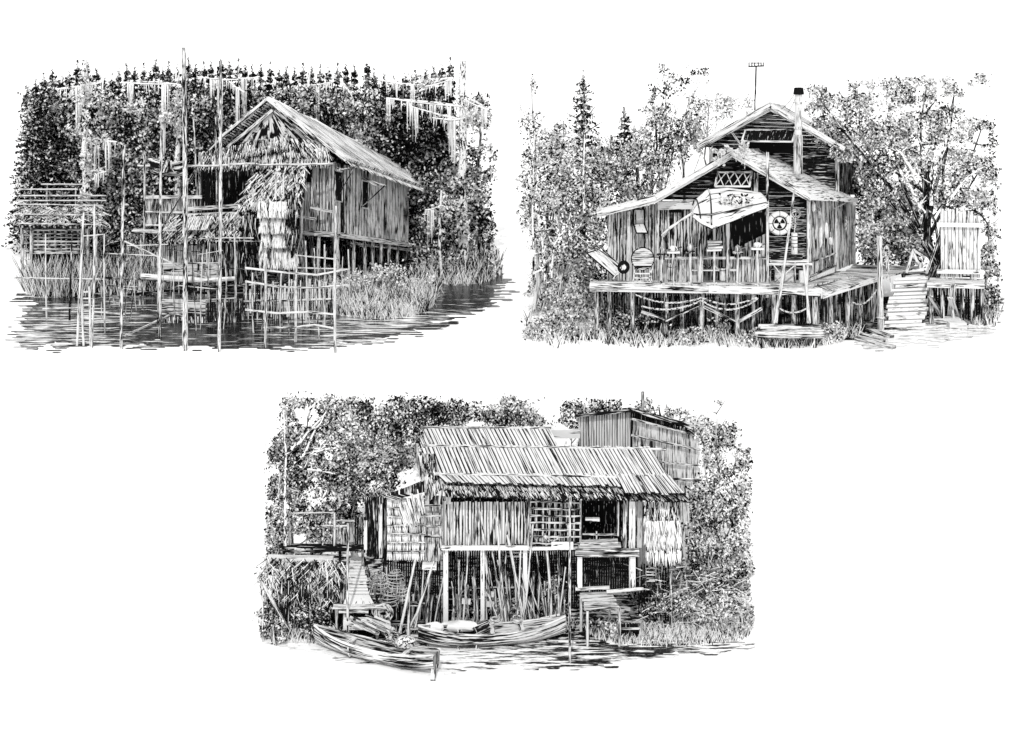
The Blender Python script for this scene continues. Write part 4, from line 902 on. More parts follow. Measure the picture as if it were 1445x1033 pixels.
# lifebuoy with trefoil
c = P(1100, 315, -14)
t = thing('lifebuoy', 'round lifebuoy with a three bladed black trefoil in its middle on the dark siding', 'lifebuoy', c)
Rr = 13.5 * B.s; yv = V((0, -1, 0))
mb = MB(); mb.torus(c, yv, Rr, .11, 30, 10); build(mb, 'ring', 'plain_white', t)
mb = MB()
for k in range(8):
    a = k * .7854; q = c + V((math.cos(a), 0, math.sin(a))) * Rr; mb.torus(q, V((-math.sin(a), 0, math.cos(a))), .108, .012, 12, 5)
build(mb, 'rope_wrap', 'black', t)
mb = MB(); mb.torus(c + V((0, -.0, 0)), yv, Rr * .72, .04, 28, 6); build(mb, 'inner_rim', 'black', t)
mb = MB(); mb.disc(c + V((0, .02, 0)), yv, Rr * .66, .05, 28); plate = build(mb, 'plate', 'plain_white', t)
for k in range(3):
    a0 = rad(90 + 60 + k * 120 - 30); mb = MB(); r0_, r1_ = Rr * .14, Rr * .56; fr = []; n = 6
    fr += [c + V((math.cos(a0 + i * rad(60) / n) * r1_, -.025, math.sin(a0 + i * rad(60) / n) * r1_)) for i in range(n + 1)]
    fr += [c + V((math.cos(a0 + i * rad(60) / n) * r0_, -.025, math.sin(a0 + i * rad(60) / n) * r0_)) for i in range(n, -1, -1)]
    bk = [p + V((0, .03, 0)) for p in fr]; N = len(fr)
    mb.shared(fr + bk, [tuple(range(N)), tuple(range(2 * N - 1, N - 1, -1))] + [(i, (i + 1) % N, N + (i + 1) % N, N + i) for i in range(N)])
    build(mb, 'trefoil_blade', 'black', plate)
mb = MB(); mb.disc(c + V((0, -.012, 0)), yv, Rr * .1, .03, 12); build(mb, 'trefoil_dot', 'black', plate)
t = thing('fender_canister', 'white ribbed canister hanging right of the lifebuoy', 'canister', P(1121, 360, -20))
mb = MB(); mb.tube([P(1121, 358, -20), P(1121, 329, -20)], .13, .13, 12); build(mb, 'body', 'plain_white', t)
mb = MB()
for y in (333, 338, 343, 348): mb.torus(P(1121, y, -20), V((0, 0, 1)), .132, .014, 16, 5)
build(mb, 'band', 'black', t)
mb = MB(); mb.pole(P(1121, 329, -20), P(1123, 300, -10), .02); build(mb, 'cord', 'rope', t)
mb = MB()
for k in range(3): mb.torus(P(1124 + R(-1, 1), 301 + R(-2, 3), -14), V((R(-.2, .2), -1, R(-.2, .2))), .14 + k * .03, .022, 18, 5)
for k in range(2): mb.torus(P(1120, 316 + 3 * k, -14), V((.2, -1, 0)), .11, .02, 16, 5)
solo(mb, 'rope_coil', 'rope', P(1124, 302, -14), 'coiled rope hung above the white canister', 'rope')
for x, y0, r_, lb in ((948, 372, .17, 'small wooden barrel behind the wide headed outboard motor'), (1020, 378, .13, 'narrow keg between the thick post and the cabin door')):
    t = thing('barrel', lb, 'barrel', P(x, 399, -46)); mb = MB(); mb.tube([P(x, 399, -46), P(x, (399 + y0) / 2, -46), P(x, y0, -46)], r_, r_, 12); build(mb, 'body', 'board_light', t)
    mb = MB()
    for f in (.15, .85): mb.torus(P(x, 399 + (y0 - 399) * f, -46), V((0, 0, 1)), r_ + .005, .015, 16, 5)
    build(mb, 'hoops', 'black', t)
# gear hung on the side wall
gear = [(1148, 292, 14, 'bell shaped white float at the left end of the side wall'), (1156, 300, 18, 'long pale float hung high on the side wall'), (1166, 325, 24, 'long white fender hung low on the side wall'), (1158, 335, 30, 'slim white paddle blade hung on the side wall'), (1172, 340, 12, 'short pale float under the white fender'), (1194, 318, 20, 'knotted net bundle by the far post of the side wall')]
for x, y, h, lb in gear:
    d = (x - 1140) * 2.9 - 14; mb = MB(); mb.ball(P(x, y, d), .09, .09, h * B.s * .5, 8, 6, 0, .1); mb.pole(P(x, y - h * .5, d), P(x, y - h * .5 - 6, d + 4), .015)
    solo(mb, 'fishing_float', 'plain_white' if 'white' in lb else 'rope', P(x, y, d), lb, 'float', 'gear hung on the side wall')
# work bench and stool, leaning poles
t = thing('work_bench', 'small work bench with crossed legs under the lifebuoy', 'bench', P(1112, 400, -40))
mb = MB(); mb.bar(P(1086, 368, -40), P(1140, 368, -40), .3, .06); build(mb, 'top', 'white', t)
mb = MB(); mb.bar(P(1088, 363, -36), P(1132, 363, -36), .2, .2); build(mb, 'drawer', 'board_black', t)
for x in (1087, 1104, 1122, 1139): mb = MB(); mb.bar(P(x, 370, -38), P(x, 402, -38), .06); build(mb, 'leg', 'board_light', t)
mb = MB(); mb.bar(P(1090, 372, -42), P(1106, 392, -42), .04); mb.bar(P(1122, 374, -42), P(1094, 398, -42), .04); build(mb, 'brace', 'white', t)
mb = MB(); mb.strips(P(1094, 382, -26), P(1094, 398, -26), P(1120, 382, -26), P(1120, 398, -26), 3, .2, .05); solo(mb, 'white_crate', 'plain_white', P(1107, 398, -26), 'pale crate under the work bench', 'crate')
mb = MB(); mb.tube([P(1131, 400, -30), P(1131, 382, -30)], .12, .11, 12); solo(mb, 'white_bucket', 'plain_white', P(1131, 400, -30), 'pale bucket under the right end of the work bench', 'bucket')
t = thing('trestle_ladder', 'tall leaning trestle of thin poles from the deck down to the raft', 'ladder', G(1115, 470))
dd = -82
for a_, b_ in (((1121, 268), (1096, 456)), ((1134, 372), (1143, 456)), ((1106, 376), (1093, 456)), ((1138, 376), (1140, 456))): mb = MB(); mb.pole(P(*a_, dd + 10), P(*b_, dd), .045, .045); build(mb, 'leg', 'pole_white', t)
mb = MB(); mb.pole(P(1085, 373, dd + 10), P(1146, 373, dd + 10), .05); build(mb, 'crossbar', 'pole_white', t)
t = thing('plank_raft', 'small plank raft floating below the front of the deck', 'raft', G(1115, 478))
mb = MB(); q = [P(1072, 457, -72), P(1160, 457, -72), P(1066, 475, -92), P(1164, 475, -92)]; mb.strips(q[0], q[2], q[1], q[3], 5, .1, .08, .1); build(mb, 'planks', 'board_light', t)
for x in (1076, 1110, 1150): mb = MB(); mb.pole(P(x, 474, -88), g(x, -88), .07); build(mb, 'float_post', 'board_dark', t)
# mooring post, gangway
t = thing('mooring_post', 'stout mooring post hung with ropes at the head of the gangway', 'post', G(1243, 466))
d = B.dep(466); mb = MB(); mb.tube([G(1243, 466), P(1242, 400, d), P(1241, 334, d)], .13, .11, 9, 0, .06); build(mb, 'post', 'board_light', t)
mb = MB()
for k in range(3): mb.torus(P(1251, 352 + k * 2, d - 6), V((.2, -1, .1)), .12 + .02 * k, .02, 16, 5)
build(mb, 'rope_coil', 'rope', t)
mb = MB(); mb.torus(P(1243, 448, d), V((0, 0, 1)), .15, .04, 14, 5); build(mb, 'rope_collar', 'rope', t)
mb = MB(); mb.rope(P(1250, 356, d - 6), P(1252, 396, d - 4), .02, .02); build(mb, 'rope_end', 'rope', t)
mb = MB(); mb.pole(P(1252, 362, d + 30), P(1258, 412, d - 10), .03); mb.pole(P(1246, 372, d + 30), P(1256, 360, d + 10), .02); solo(mb, 'boat_hook', 'pole_white', P(1258, 412, d - 10), 'thin white boat hook leaning beside the mooring post', 'pole')
t = thing('gangway', 'sloping plank gangway leading down from the deck to the water', 'gangway', G(1280, 466))
mb = MB(); mb.strips(P(1262, 391, 100), G(1250, 463), P(1310, 389, 100), G(1304, 461), 13, .08, .30, .14, 0, 0, .03); build(mb, 'treads', 'plain_white', t)
mb = MB(); mb.slab(P(1264, 393, 104), P(1308, 391, 104), G(1254, 464), G(1302, 462), .05, 0, -.12); build(mb, 'bed', 'board_black', t)
for a_, b_ in ((P(1266, 394, 100), G(1254, 464)), (P(1306, 392, 100), G(1300, 462))): mb = MB(); mb.bar(a_ + V((0, .1, -.15)), b_ + V((0, .1, -.15)), .1, .14); build(mb, 'stringer', 'board_dark', t)
t = thing('sawhorse', 'pale sawhorse of crossed boards standing at the top of the gangway', 'sawhorse', P(1288, 386, 120))
for a_, b_ in (((1289, 352), (1279, 385)), ((1289, 352), (1294, 370)), ((1291, 354), (1306, 364)), ((1287, 358), (1297, 372))): mb = MB(); mb.bar(P(*a_, 115), P(*b_, 108), .1, .08); build(mb, 'leg', 'plain_white', t)
mb = MB(); mb.tube([P(1299, 378, 112), P(1299, 371, 112)], .1, .09, 10); solo(mb, 'can', 'plain_white', P(1299, 378, 112), 'little pale can beside the sawhorse', 'can')
mb = MB(); mb.bar(P(1276, 387, 110), P(1312, 386, 110), .5, .1); solo(mb, 'ramp_sill', 'board_dark', P(1290, 387, 110), 'dark board sill at the top of the gangway', 'board')
# upright plank panel on its stage
t = thing('upright_door', 'big upright pale plank door with two battens standing at the right end', 'door', P(1355, 392, 60))
mb = MB(); mb.strips(P(1327, 293, 60), P(1384, 304, 60), P(1328, 391, 60), P(1384, 393, 60), 11, .05, .16, .12, 0, 0, .01); build(mb, 'planks', 'white', t)
mb = MB(); mb.slab(P(1328, 296, 63), P(1383, 306, 63), P(1329, 390, 63), P(1383, 392, 63), .03); build(mb, 'backing', 'board_black', t)
for y in (317, 383): mb = MB(); mb.bar(P(1322, y, 56), P(1388, y + 1, 56), .06, .18); build(mb, 'batten', 'plain_white', t)
mb = MB(); mb.tube([P(x, y, 66) for x, y in ((1322, 298), (1330, 288), (1342, 294), (1356, 298), (1372, 297), (1384, 303), (1394, 316), (1398, 330))], .04, .03, 5); build(mb, 'top_edge', 'board_dark', t)
t = thing('low_stage', 'low board stage on short posts under the upright plank door', 'stage', g(1350, 60))
mb = MB(); mb.strips(P(1312, 394, 70), P(1310, 402, 30), P(1390, 396, 70), P(1388, 404, 30), 3, .08, .08); mb.bar(P(1308, 402, 26), P(1389, 404, 26), .08, .2); build(mb, 'top', 'white', t)
for x in (1314, 1330, 1345, 1358, 1372, 1386): mb = MB(); mb.bar(P(x, 405, 40), g(x, 40), .14); build(mb, 'post', 'board', t)
mb = MB(); mb.strips(P(1312, 406, 60), P(1388, 408, 60), g(1312, 60), g(1388, 60), 20, .04, .3); build(mb, 'backing', 'board_black', t)
for (a_, b_, lb) in (((1313, 418), (1332, 452), 'dark'), ((1345, 402), (1340, 452), 'pale'), ((1341, 420), (1352, 455), 'broad')):
    mb = MB(); mb.bar(P(*a_, 20), G(b_[0], 452), .25, .05); solo(mb, 'leaning_board', 'board_light', G(b_[0], 452), {'dark': 'leaning board at the left under the low stage', 'pale': 'tall leaning board in the middle under the low stage', 'broad': 'short leaning board right of the tall one under the low stage'}[lb], 'board')
for k, (a_, b_) in enumerate((((1326, 330), (1310, 380)), ((1322, 345), (1307, 386)))):
    mb = MB(); mb.bar(P(*a_, 50), P(*b_, 40), .09, .06); solo(mb, 'leaning_plank', 'board', P(*b_, 40), ['long plank leaning on the left edge of the upright plank door', 'shorter plank leaning outside the long one by the plank door'][k], 'plank')
for k, (a_, b_, c2) in enumerate((((1205, 478), (1262, 492), 'lowest'), ((1225, 466), (1258, 477), 'upper'), ((1210, 472), (1250, 483), 'middle'))):
    mb = MB(); mb.bar(G(*a_) + V((0, 0, .06)), G(*b_) + V((0, 0, .06)), .3, .1); solo(mb, 'loose_plank', 'board_light', G(*a_), c2 + ' of the loose planks lying at the water edge by the mooring post', 'plank', 'loose planks by the mooring post')
for k, (x, y, w_) in enumerate(((1335, 456, 38), (1350, 462, 24))):
    mb = MB(); mb.bar(G(x - w_ / 2, y) + V((0, 0, .12)), G(x + w_ / 2, y) + V((0, 0, .12)), .5, .24); solo(mb, 'stone_block', 'white', G(x, y), ['larger', 'smaller'][k] + ' pale flat block at the foot of the low stage', 'block')
# vegetation of the second place
t = None
broadleaf(B, 752, 90, (750, 120), [(748, 125, 12, 26), (752, 165, 22, 24), (757, 205, 22, 26), (750, 245, 22, 30), (765, 285, 26, 30), (745, 300, 16, 30)], 'slender leafy tree with thin crooked trunk at the far left edge', 'leaf_light', 'bark', per=240, size=4.6, r=3.5, gap=0, share=.7, wig=.3)
broadleaf(B, 962, 250, (962, 170), [(930, 165, 20, 20), (965, 180, 26, 22), (992, 190, 22, 16), (945, 215, 26, 20), (975, 210, 18, 14)], 'pale thicket tree close above the left roof slope', 'leaf_pale', 'bark', per=330, size=4.2, r=3, gap=-.12)
broadleaf(B, 862, 240, (862, 190), [(855, 205, 20, 18), (885, 215, 22, 18), (845, 220, 24, 18), (905, 195, 18, 20), (870, 240, 24, 18)], 'pale thicket tree between the two spruces', 'leaf_pale', 'bark', per=330, size=4.2, r=3, gap=-.1)
broadleaf(B, 795, 230, (795, 170), [(790, 185, 16, 14), (800, 205, 20, 16), (776, 215, 18, 16), (840, 215, 16, 16)], 'pale thicket tree left of the tallest spruce', 'leaf_pale', 'bark', per=300, size=4.2, r=3, gap=-.08)
cf = conifer_proto((P(823, 100, 160) - g(823, 160)).z, 1.75, 'tallest dark spruce with bare twigs at its top, left of the cabin', 'spruces left of the cabin', 'leaf_dark', 5600, .10, 'bark', .75, .12, g(823, 160))
cf2 = conifer_proto((P(881, 152, 200) - g(881, 200)).z, 1.5, 'smaller pointed spruce between the tallest spruce and the cabin', 'spruces left of the cabin', 'leaf_dark', 4600, .10, 'bark', .8, .1, g(881, 200))
mb = MB()
for (x0, y0, x1, y1) in ((823, 160, 808, 140), (823, 170, 840, 150), (825, 135, 819, 118), (825, 130, 832, 116), (822, 175, 800, 160), (824, 190, 850, 172)): mb.pole(P(x0, y0, 160), P(x1, y1, 155), .035, .012, .1)
build(mb, 'dead_twigs', 'bark_dark', cf)
broadleaf(B, 920, 210, (925, 170), [(918, 130, 14, 12), (912, 150, 14, 12), (950, 122, 24, 16), (945, 100, 16, 12), (985, 108, 16, 14), (1000, 100, 12, 6), (960, 150, 34, 22), (935, 185, 28, 30), (960, 205, 26, 26)], 'tall airy tree with scattered dark leaf tufts left of the upper gable', 'leaf_dark', 'bark_dark', per=190, size=4.6, r=4, gap=.02, share=.9)
broadleaf(B, 1000, 260, (1000, 150), [(1005, 155, 30, 22), (1040, 150, 26, 20), (985, 185, 28, 20), (1020, 140, 18, 14)], 'pale feathery tree just behind the left slope of the upper roof', 'leaf_pale', 'bark', per=260, size=4.0, r=3, gap=-.05)
broadleaf(B, 905, 150, (905, 205), [(900, 220, 26, 24), (930, 230, 22, 22), (885, 245, 30, 24), (925, 260, 24, 16), (860, 262, 30, 26), (900, 275, 26, 16)], 'dense mid toned tree with dark trunk against the left roof slope', 'leaf_light', 'bark_dark', per=330, size=4.6, r=6, gap=-.1)
wide = broadleaf(B, 790, 60, (785, 260), [(790, 240, 28, 26), (775, 275, 28, 26), (815, 265, 30, 24), (840, 285, 26, 22), (795, 310, 32, 26), (830, 325, 26, 30), (765, 330, 26, 28), (790, 350, 30, 26), (812, 370, 26, 24)], 'wide bushy tree with pale twisted branches left of the lean-to', 'leaf_light', 'bark', per=400, size=4.6, r=5, gap=-.15, wig=.5)
bare_branches(B, wide, [[(753, 395), (752, 320), (749, 250), (755, 185)], [(752, 265), (772, 240), (800, 222), (822, 226)], [(770, 400), (766, 340), (758, 300), (764, 270)], [(778, 392), (782, 345), (800, 318), (806, 285)], [(782, 345), (770, 325), (748, 330)], [(824, 300), (823, 250), (824, 190)], [(740, 395), (765, 380), (782, 352)]], 24, 2.0)
broadleaf(B, 770, 130, (775, 190), [(775, 200, 22, 22), (800, 215, 24, 20), (780, 235, 26, 22), (845, 240, 24, 22)], 'low leafy tree between the slender edge tree and the tallest spruce', 'leaf_light', 'bark', per=330, size=4.6, r=3.5, gap=-.08)
huge = broadleaf(B, 1312, 130, (1316, 215), [(1150, 140, 22, 20), (1180, 152, 28, 22), (1215, 128, 22, 16), (1232, 150, 32, 22), (1268, 130, 28, 22), (1302, 128, 22, 22), (1345, 122, 20, 16), (1375, 112, 22, 10), (1170, 185, 30, 24), (1210, 195, 34, 26), (1255, 190, 38, 28), (1300, 180, 36, 28), (1340, 175, 30, 30), (1385, 190, 22, 26), (1190, 215, 22, 14), (1240, 235, 32, 22), (1290, 232, 34, 26), (1345, 232, 34, 28), (1392, 240, 20, 26), (1240, 275, 26, 26), (1290, 275, 30, 22), (1345, 275, 34, 22), (1388, 290, 20, 30), (1228, 320, 20, 30), (1262, 315, 26, 30), (1285, 340, 20, 20), (1240, 350, 20, 20)],
          'huge spreading leafy tree with a dark trunk filling the right side behind the cabin', 'leaf_light', 'bark_dark', per=560, size=4.3, r=11, gap=-.14, wig=.35, share=.55)
bare_branches(B, huge, [[(1314, 290), (1318, 230), (1302, 205), (1292, 185)], [(1318, 240), (1335, 205), (1352, 190)], [(1290, 245), (1272, 215), (1250, 205)], [(1306, 300), (1290, 280), (1278, 250)], [(1335, 290), (1360, 255), (1388, 235)]], 70, 2.6)
broadleaf(B, 1275, 215, (1278, 280), [(1250, 285, 26, 26), (1290, 295, 26, 26), (1265, 330, 28, 28), (1300, 335, 20, 26), (1235, 355, 22, 24), (1285, 362, 24, 18), (1262, 362, 26, 18), (1225, 250, 20, 24)], 'low leafy tree filling the gap behind the gangway and deck', 'leaf_mid', 'bark', per=420, size=4.6, r=3, gap=-.2, share=.5)
broadleaf(B, 1398, 150, (1396, 310), [(1398, 320, 14, 30), (1394, 360, 14, 26), (1400, 395, 14, 24), (1396, 420, 16, 22)], 'ragged sapling at the far right behind the plank door', 'leaf_mid', 'bark', per=420, size=4.6, r=3, gap=-.02)
broadleaf(B, 1235, 260, (1235, 290), [(1225, 290, 22, 40), (1260, 300, 30, 40), (1235, 345, 26, 30), (1275, 350, 24, 26), (1220, 250, 20, 30)], 'dark tree behind the deck right of the side wall', 'leaf_dark', 'bark_dark', per=420, size=4.6, r=5, gap=-.15)
for px, py, rx, ry, lb, lf in ((765, 440, 26, 34, 'pale bush at the left edge of the grass', 'leaf_pale'), (800, 455, 30, 40, 'pale bush in the left grass, second from the edge', 'leaf_pale'), (832, 440, 26, 34, 'mid bush touching the left end of the deck', 'leaf_light'), (780, 400, 30, 36, 'bush under the wide twisted tree', 'leaf_pale'), (862, 470, 28, 26, 'low bush under the left corner of the deck', 'leaf_light'), (905, 478, 26, 22, 'low leafy bush between the left deck stilts', 'leaf_light'), (1010, 478, 24, 18, 'low bush under the middle of the deck', 'leaf_mid'), (820, 400, 22, 30, 'bush behind the wheelbarrow', 'leaf_light'), (1395, 450, 16, 26, 'dark bush at the far right of the low stage', 'leaf_mid'), (785, 474, 26, 24, 'pale low shrub in the middle of the left grass', 'leaf_pale'), (820, 478, 28, 24, 'pale low shrub in the left grass nearest the deck', 'leaf_pale'), (935, 484, 24, 18, 'small shrub before the third deck stilt', 'leaf_light'), (978, 484, 22, 14, 'small shrub before the thick middle stilt', 'leaf_light'), (1060, 486, 20, 12, 'small weed clump left of the plank raft', 'leaf_light'), (1175, 480, 18, 16, 'small weed clump right of the plank raft', 'leaf_light'), (755, 480, 20, 18, 'small pale bush at the bottom left corner of the grass', 'leaf_pale')):
    bush(B, px, py, rx, ry, lb, lf, per=300, size=4.2, gap=-.05)
grass(B, 'meadow_grass', [(742, 850, 452, 490, 500, 8, 22), (840, 1000, 474, 490, 500, 8, 24), (1000, 1180, 479, 491, 500, 8, 22), (1150, 1215, 468, 480, 200, 8, 26), (1370, 1412, 440, 462, 200, 8, 22)], 'reed_light', 1.6, .45)

# ================================================================== THIRD PLACE: the tin roofed shack and its boats
P, G, g = C.P, C.G, C.g
water(C, 'river_water', 'water_light', [(365, 908), (440, 906), (520, 910), (620, 912), (740, 908), (830, 905), (930, 905), (1060, 902), (1055, 916), (960, 922), (900, 932), (800, 945), (700, 938), (630, 946), (560, 942), (480, 930), (420, 916)], rag=6)
b = g(760, 20)
sh3 = thing('tin_roofed_shack', 'long stilted shack with patched corrugated tin roof and straw eaves behind the boats', 'shack', b)
rf = [(P(585, 603, 130), P(775, 603, 130), P(597, 630, 80), P(790, 630, 80), 34, 'metal'), (P(598, 629, 80), P(918, 632, 80), P(614, 671, 10), P(945, 674, 10), 58, 'metal'), (P(614, 670, 12), P(945, 674, 12), P(628, 683, -15), P(955, 690, -12), 58, 'metal'), (P(870, 675, 8), P(945, 675, 8), P(882, 700, -30), P(968, 702, -30), 14, 'metal')]
for k, (a_, b_, c_, d_, n, mt) in enumerate(rf):
    mb = MB(); o_ = V((0, -.0, .04 * k)); mb.strips(a_ + o_, b_ + o_, c_ + o_, d_ + o_, n, .02, .30, .07, 0, 0, .012); mb.slab(a_ + o_, b_ + o_, c_ + o_, d_ + o_, .02, 1, -.03); build(mb, 'roof_sheet', [mt, 'board_black'], sh3)
mb = MB(); mb.pole(P(583, 603, 128), P(778, 604, 128), .045); build(mb, 'roof_pole', 'pole', sh3)
mb = MB(); mb.pole(P(597, 629, 76), P(700, 630, 76), .045, None, 0); mb.pole(P(700, 630, 76), P(940, 634, 76), .045); build(mb, 'roof_pole', 'pole', sh3)
mb = MB(); mb.pole(P(612, 669, 6), P(800, 672, 6), .04); mb.pole(P(800, 672, 6), P(990, 677, 6), .04); build(mb, 'roof_pole', 'pole', sh3)
mb = MB(); mb.thatch(P(622, 678, 0), P(950, 684, 0), P(630, 700, -26), P(975, 708, -30), 3, 420, .22, .035, .03, .05, .1); build(mb, 'straw_eave', ['thatch', 'under'], sh3)
mb = MB(); mb.thatch(P(584, 608, 120), P(596, 640, 70), P(590, 650, 118), P(606, 700, 20), 4, 70, .5, .05, .05, .06, .2); mb.thatch(P(590, 640, 60), P(612, 640, 40), P(604, 708, 10), P(622, 690, -10), 4, 70, .4, .05, .05, .05, .1); build(mb, 'straw_gable', ['thatch', 'under'], sh3)
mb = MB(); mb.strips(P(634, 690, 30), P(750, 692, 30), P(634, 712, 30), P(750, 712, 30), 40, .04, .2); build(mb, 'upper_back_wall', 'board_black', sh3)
mb = MB(); mb.strips(P(622, 708, 0), P(747, 708, 0), P(622, 770, 0), P(747, 768, 0), 29, .02, .3, .03, 0, 0, .012); mb.slab(P(622, 708, 0), P(747, 708, 0), P(622, 769, 0), P(747, 767, 0), .02, 1, -.03); build(mb, 'corrugated_wall', ['metal_dark', 'board_black'], sh3)
mb = MB(); mb.bar(P(622, 690, -4), P(622, 772, -4), .12); build(mb, 'corner_post', 'board_light', sh3)
mb = MB(); mb.bar(P(632, 690, 4), P(632, 710, 4), .2); build(mb, 'corner_post', 'board_light', sh3)
mb = MB(); mb.bar(P(745, 700, -3), P(745, 772, -3), .08); build(mb, 'corner_post', 'board_light', sh3)
mb = MB(); mb.lattice(P(748, 697, -8), P(819, 699, -8), P(748, 766, -8), P(819, 766, -8), 8, 7, .032); lt = build(mb, 'lattice', 'pole', sh3)
mb = MB(); mb.slab(P(746, 694, 4), P(822, 694, 4), P(746, 774, 4), P(822, 774, 4), .04); mb.slab(P(750, 700, 0), P(800, 700, 0), P(750, 764, 0), P(800, 764, 0), .03, 1); build(mb, 'lattice_backing', ['board_black', 'board_dark'], sh3)
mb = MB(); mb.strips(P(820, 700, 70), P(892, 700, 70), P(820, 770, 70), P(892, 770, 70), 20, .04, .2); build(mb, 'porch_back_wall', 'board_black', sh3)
mb = MB(); mb.bar(P(826, 733, 0), P(846, 733, 0), .12, .1); mb.bar(P(822, 754, 0), P(872, 754, 0), .05); mb.bar(P(842, 750, 0), P(842, 764, 0), .05); mb.bar(P(872, 708, 0), P(872, 756, 0), .06); build(mb, 'porch_rail', 'board', sh3)
mb = MB(); mb.bar(P(818, 766, -6), P(872, 764, -6), .3, .08); mb.bar(P(816, 771, -12), P(876, 769, -12), .3, .06); build(mb, 'porch_bench', 'board_light', sh3)
mb = MB(); mb.bar(P(892, 705, -10), P(892, 832, -10), .2, .14); build(mb, 'porch_post', 'white', sh3)
mb = MB(); mb.bar(P(883, 700, -4), P(881, 772, -4), .12, .12); build(mb, 'porch_post', 'white', sh3)
mb = MB(); mb.bar(P(903, 706, 8), P(902, 772, 8), .16, .1); build(mb, 'porch_post', 'white', sh3)
mb = MB(); mb.thatch(P(908, 702, -10), P(958, 702, -10), P(908, 740, -14), P(958, 740, -14), 3, 90, .35, .045, .05, .05, .1); build(mb, 'straw_screen', ['thatch', 'under'], sh3)
for y0, y1, x0, x1 in ((735, 750, 912, 958), (748, 764, 910, 959), (760, 795, 912, 960)):
    mb = MB(); mb.thatch(P(x0, y0, -16), P(x1, y0, -16), P(x0, y1, -22), P(x1 + 2, y1, -22), 2, 80, .35, .045, .05, .05, .25, jit=.15); build(mb, 'straw_screen', ['thatch_pale', 'under'], sh3)
# white frame
for px, y0, y1, wd, d in ((629, 772, 0, .16, -6), (681, 772, 0, .13, -6), (741, 772, 0, .14, -6), (818, 784, 832, .16, -14), (893, 780, 832, .17, -14)):
    mb = MB(); mb.bar(P(px, y0, d), g(px, d) if not y1 else P(px, y1, d), wd, wd * .8); build(mb, 'stilt', 'plain_white', sh3)
mb = MB(); mb.bar(P(623, 773, -12), P(746, 773, -12), .1, .13); mb.bar(P(738, 774, -8), P(815, 773, -8), .1, .1); build(mb, 'floor_beam', 'plain_white', sh3)
mb = MB(); mb.bar(P(812, 776, -22), P(902, 776, -22), .08, .08); mb.bar(P(812, 784, -20), P(902, 784, -20), .08, .06); mb.bar(P(812, 780, -16), P(902, 780, -16), .06, .1); build(mb, 'floor_beam', 'board_light', sh3)
mb = MB(); mb.bar(P(778, 770, -14), P(809, 770, -14), .06, .24); build(mb, 'white_board', 'plain_white', sh3)
mb = MB(); mb.slab(P(622, 776, 0), P(900, 776, 0), P(600, 700, 150), P(900, 700, 150), .05); build(mb, 'floor', 'board_dark', sh3)
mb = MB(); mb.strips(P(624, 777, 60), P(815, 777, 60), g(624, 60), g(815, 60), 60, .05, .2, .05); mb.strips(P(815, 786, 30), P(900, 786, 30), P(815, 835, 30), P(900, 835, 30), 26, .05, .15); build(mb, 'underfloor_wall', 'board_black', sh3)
mb = MB()
for k in range(34):
    px = 560 + k * 7.2 + R(-2, 2); y = R(800, 842); mb.pole(P(px, y, 10 + R(0, 20)), g(px + R(-4, 4), 6), .035, .03, .04)
build(mb, 'underfloor_palings', 'pole', sh3)
mb = MB()
for y in (830, 846, 862, 876): mb.pole(P(575, y, 30), P(745, y + R(-3, 3), 30), .03)
build(mb, 'paling_rail', 'pole', sh3)
mb = MB(); mb.bar(P(716, 780, 6), P(740, 780, 6), .06, .06); mb.bar(P(716, 785, 6), P(740, 785, 6), .06, .05); build(mb, 'shelf', 'board', sh3)
# annex at left
b = g(575, 10)
an = thing('straw_annex', 'straw panelled annex with a hanging mat at the left end of the tin roofed shack', 'annex', b)
for k in range(7):
    y0 = 704 + k * 12.3; mb = MB(); mb.thatch(P(547, y0, -2), P(599, y0, -2), P(547, y0 + 12, -6), P(599, y0 + 12, -6), 1, 80, .3, .045, .03, .04, .02, jit=.12); build(mb, 'straw_panel', ['thatch_pale', 'under'], an)
    mb = MB(); mb.pole(P(546, y0, -9), P(600, y0, -9), .022); build(mb, 'panel_batten', 'pole', an)
mb = MB(); mb.slab(P(597, 700, 4), P(623, 700, 4), P(597, 792, 4), P(623, 792, 4), .05); build(mb, 'wall', 'board', an)
mb = MB(); mb.lattice(P(599, 712, -6), P(622, 712, -6), P(599, 756, -6), P(622, 756, -6), 2, 3, .035); build(mb, 'lattice', 'pole', an)
mb = MB(); mb.strips(P(514, 702, 24), P(548, 702, 14), P(517, 785, 24), P(548, 790, 14), 9, .1, .3); build(mb, 'dark_wall', 'board_dark', an)
mb = MB(); mb.bar(P(537, 712, 6), P(537, 786, 6), .12); mb.bar(P(516, 735, 14), P(516, 775, 14), .1); build(mb, 'post', 'white', an)
mb = MB(); mb.strips(P(540, 704, 0), P(600, 678, 0), P(540, 704, 60), P(600, 690, 60), 2, .05); mb.slab(P(538, 700, -10), P(600, 678, -10), P(556, 706, -14), P(600, 694, -14), .05); build(mb, 'roof', 'board_dark', an)
mb = MB(); mb.strips(P(561, 715, -26), P(595, 694, -26), P(572, 748, -34), P(600, 722, -34), 18, .02, .2, .15); build(mb, 'hanging_mat', 'board_light', an)
mb = MB(); mb.strips(P(540, 790, 20), P(622, 790, 20), g(540, 20), g(622, 20), 26, .05, .25, .1); build(mb, 'underfloor_wall', 'board_black', an)
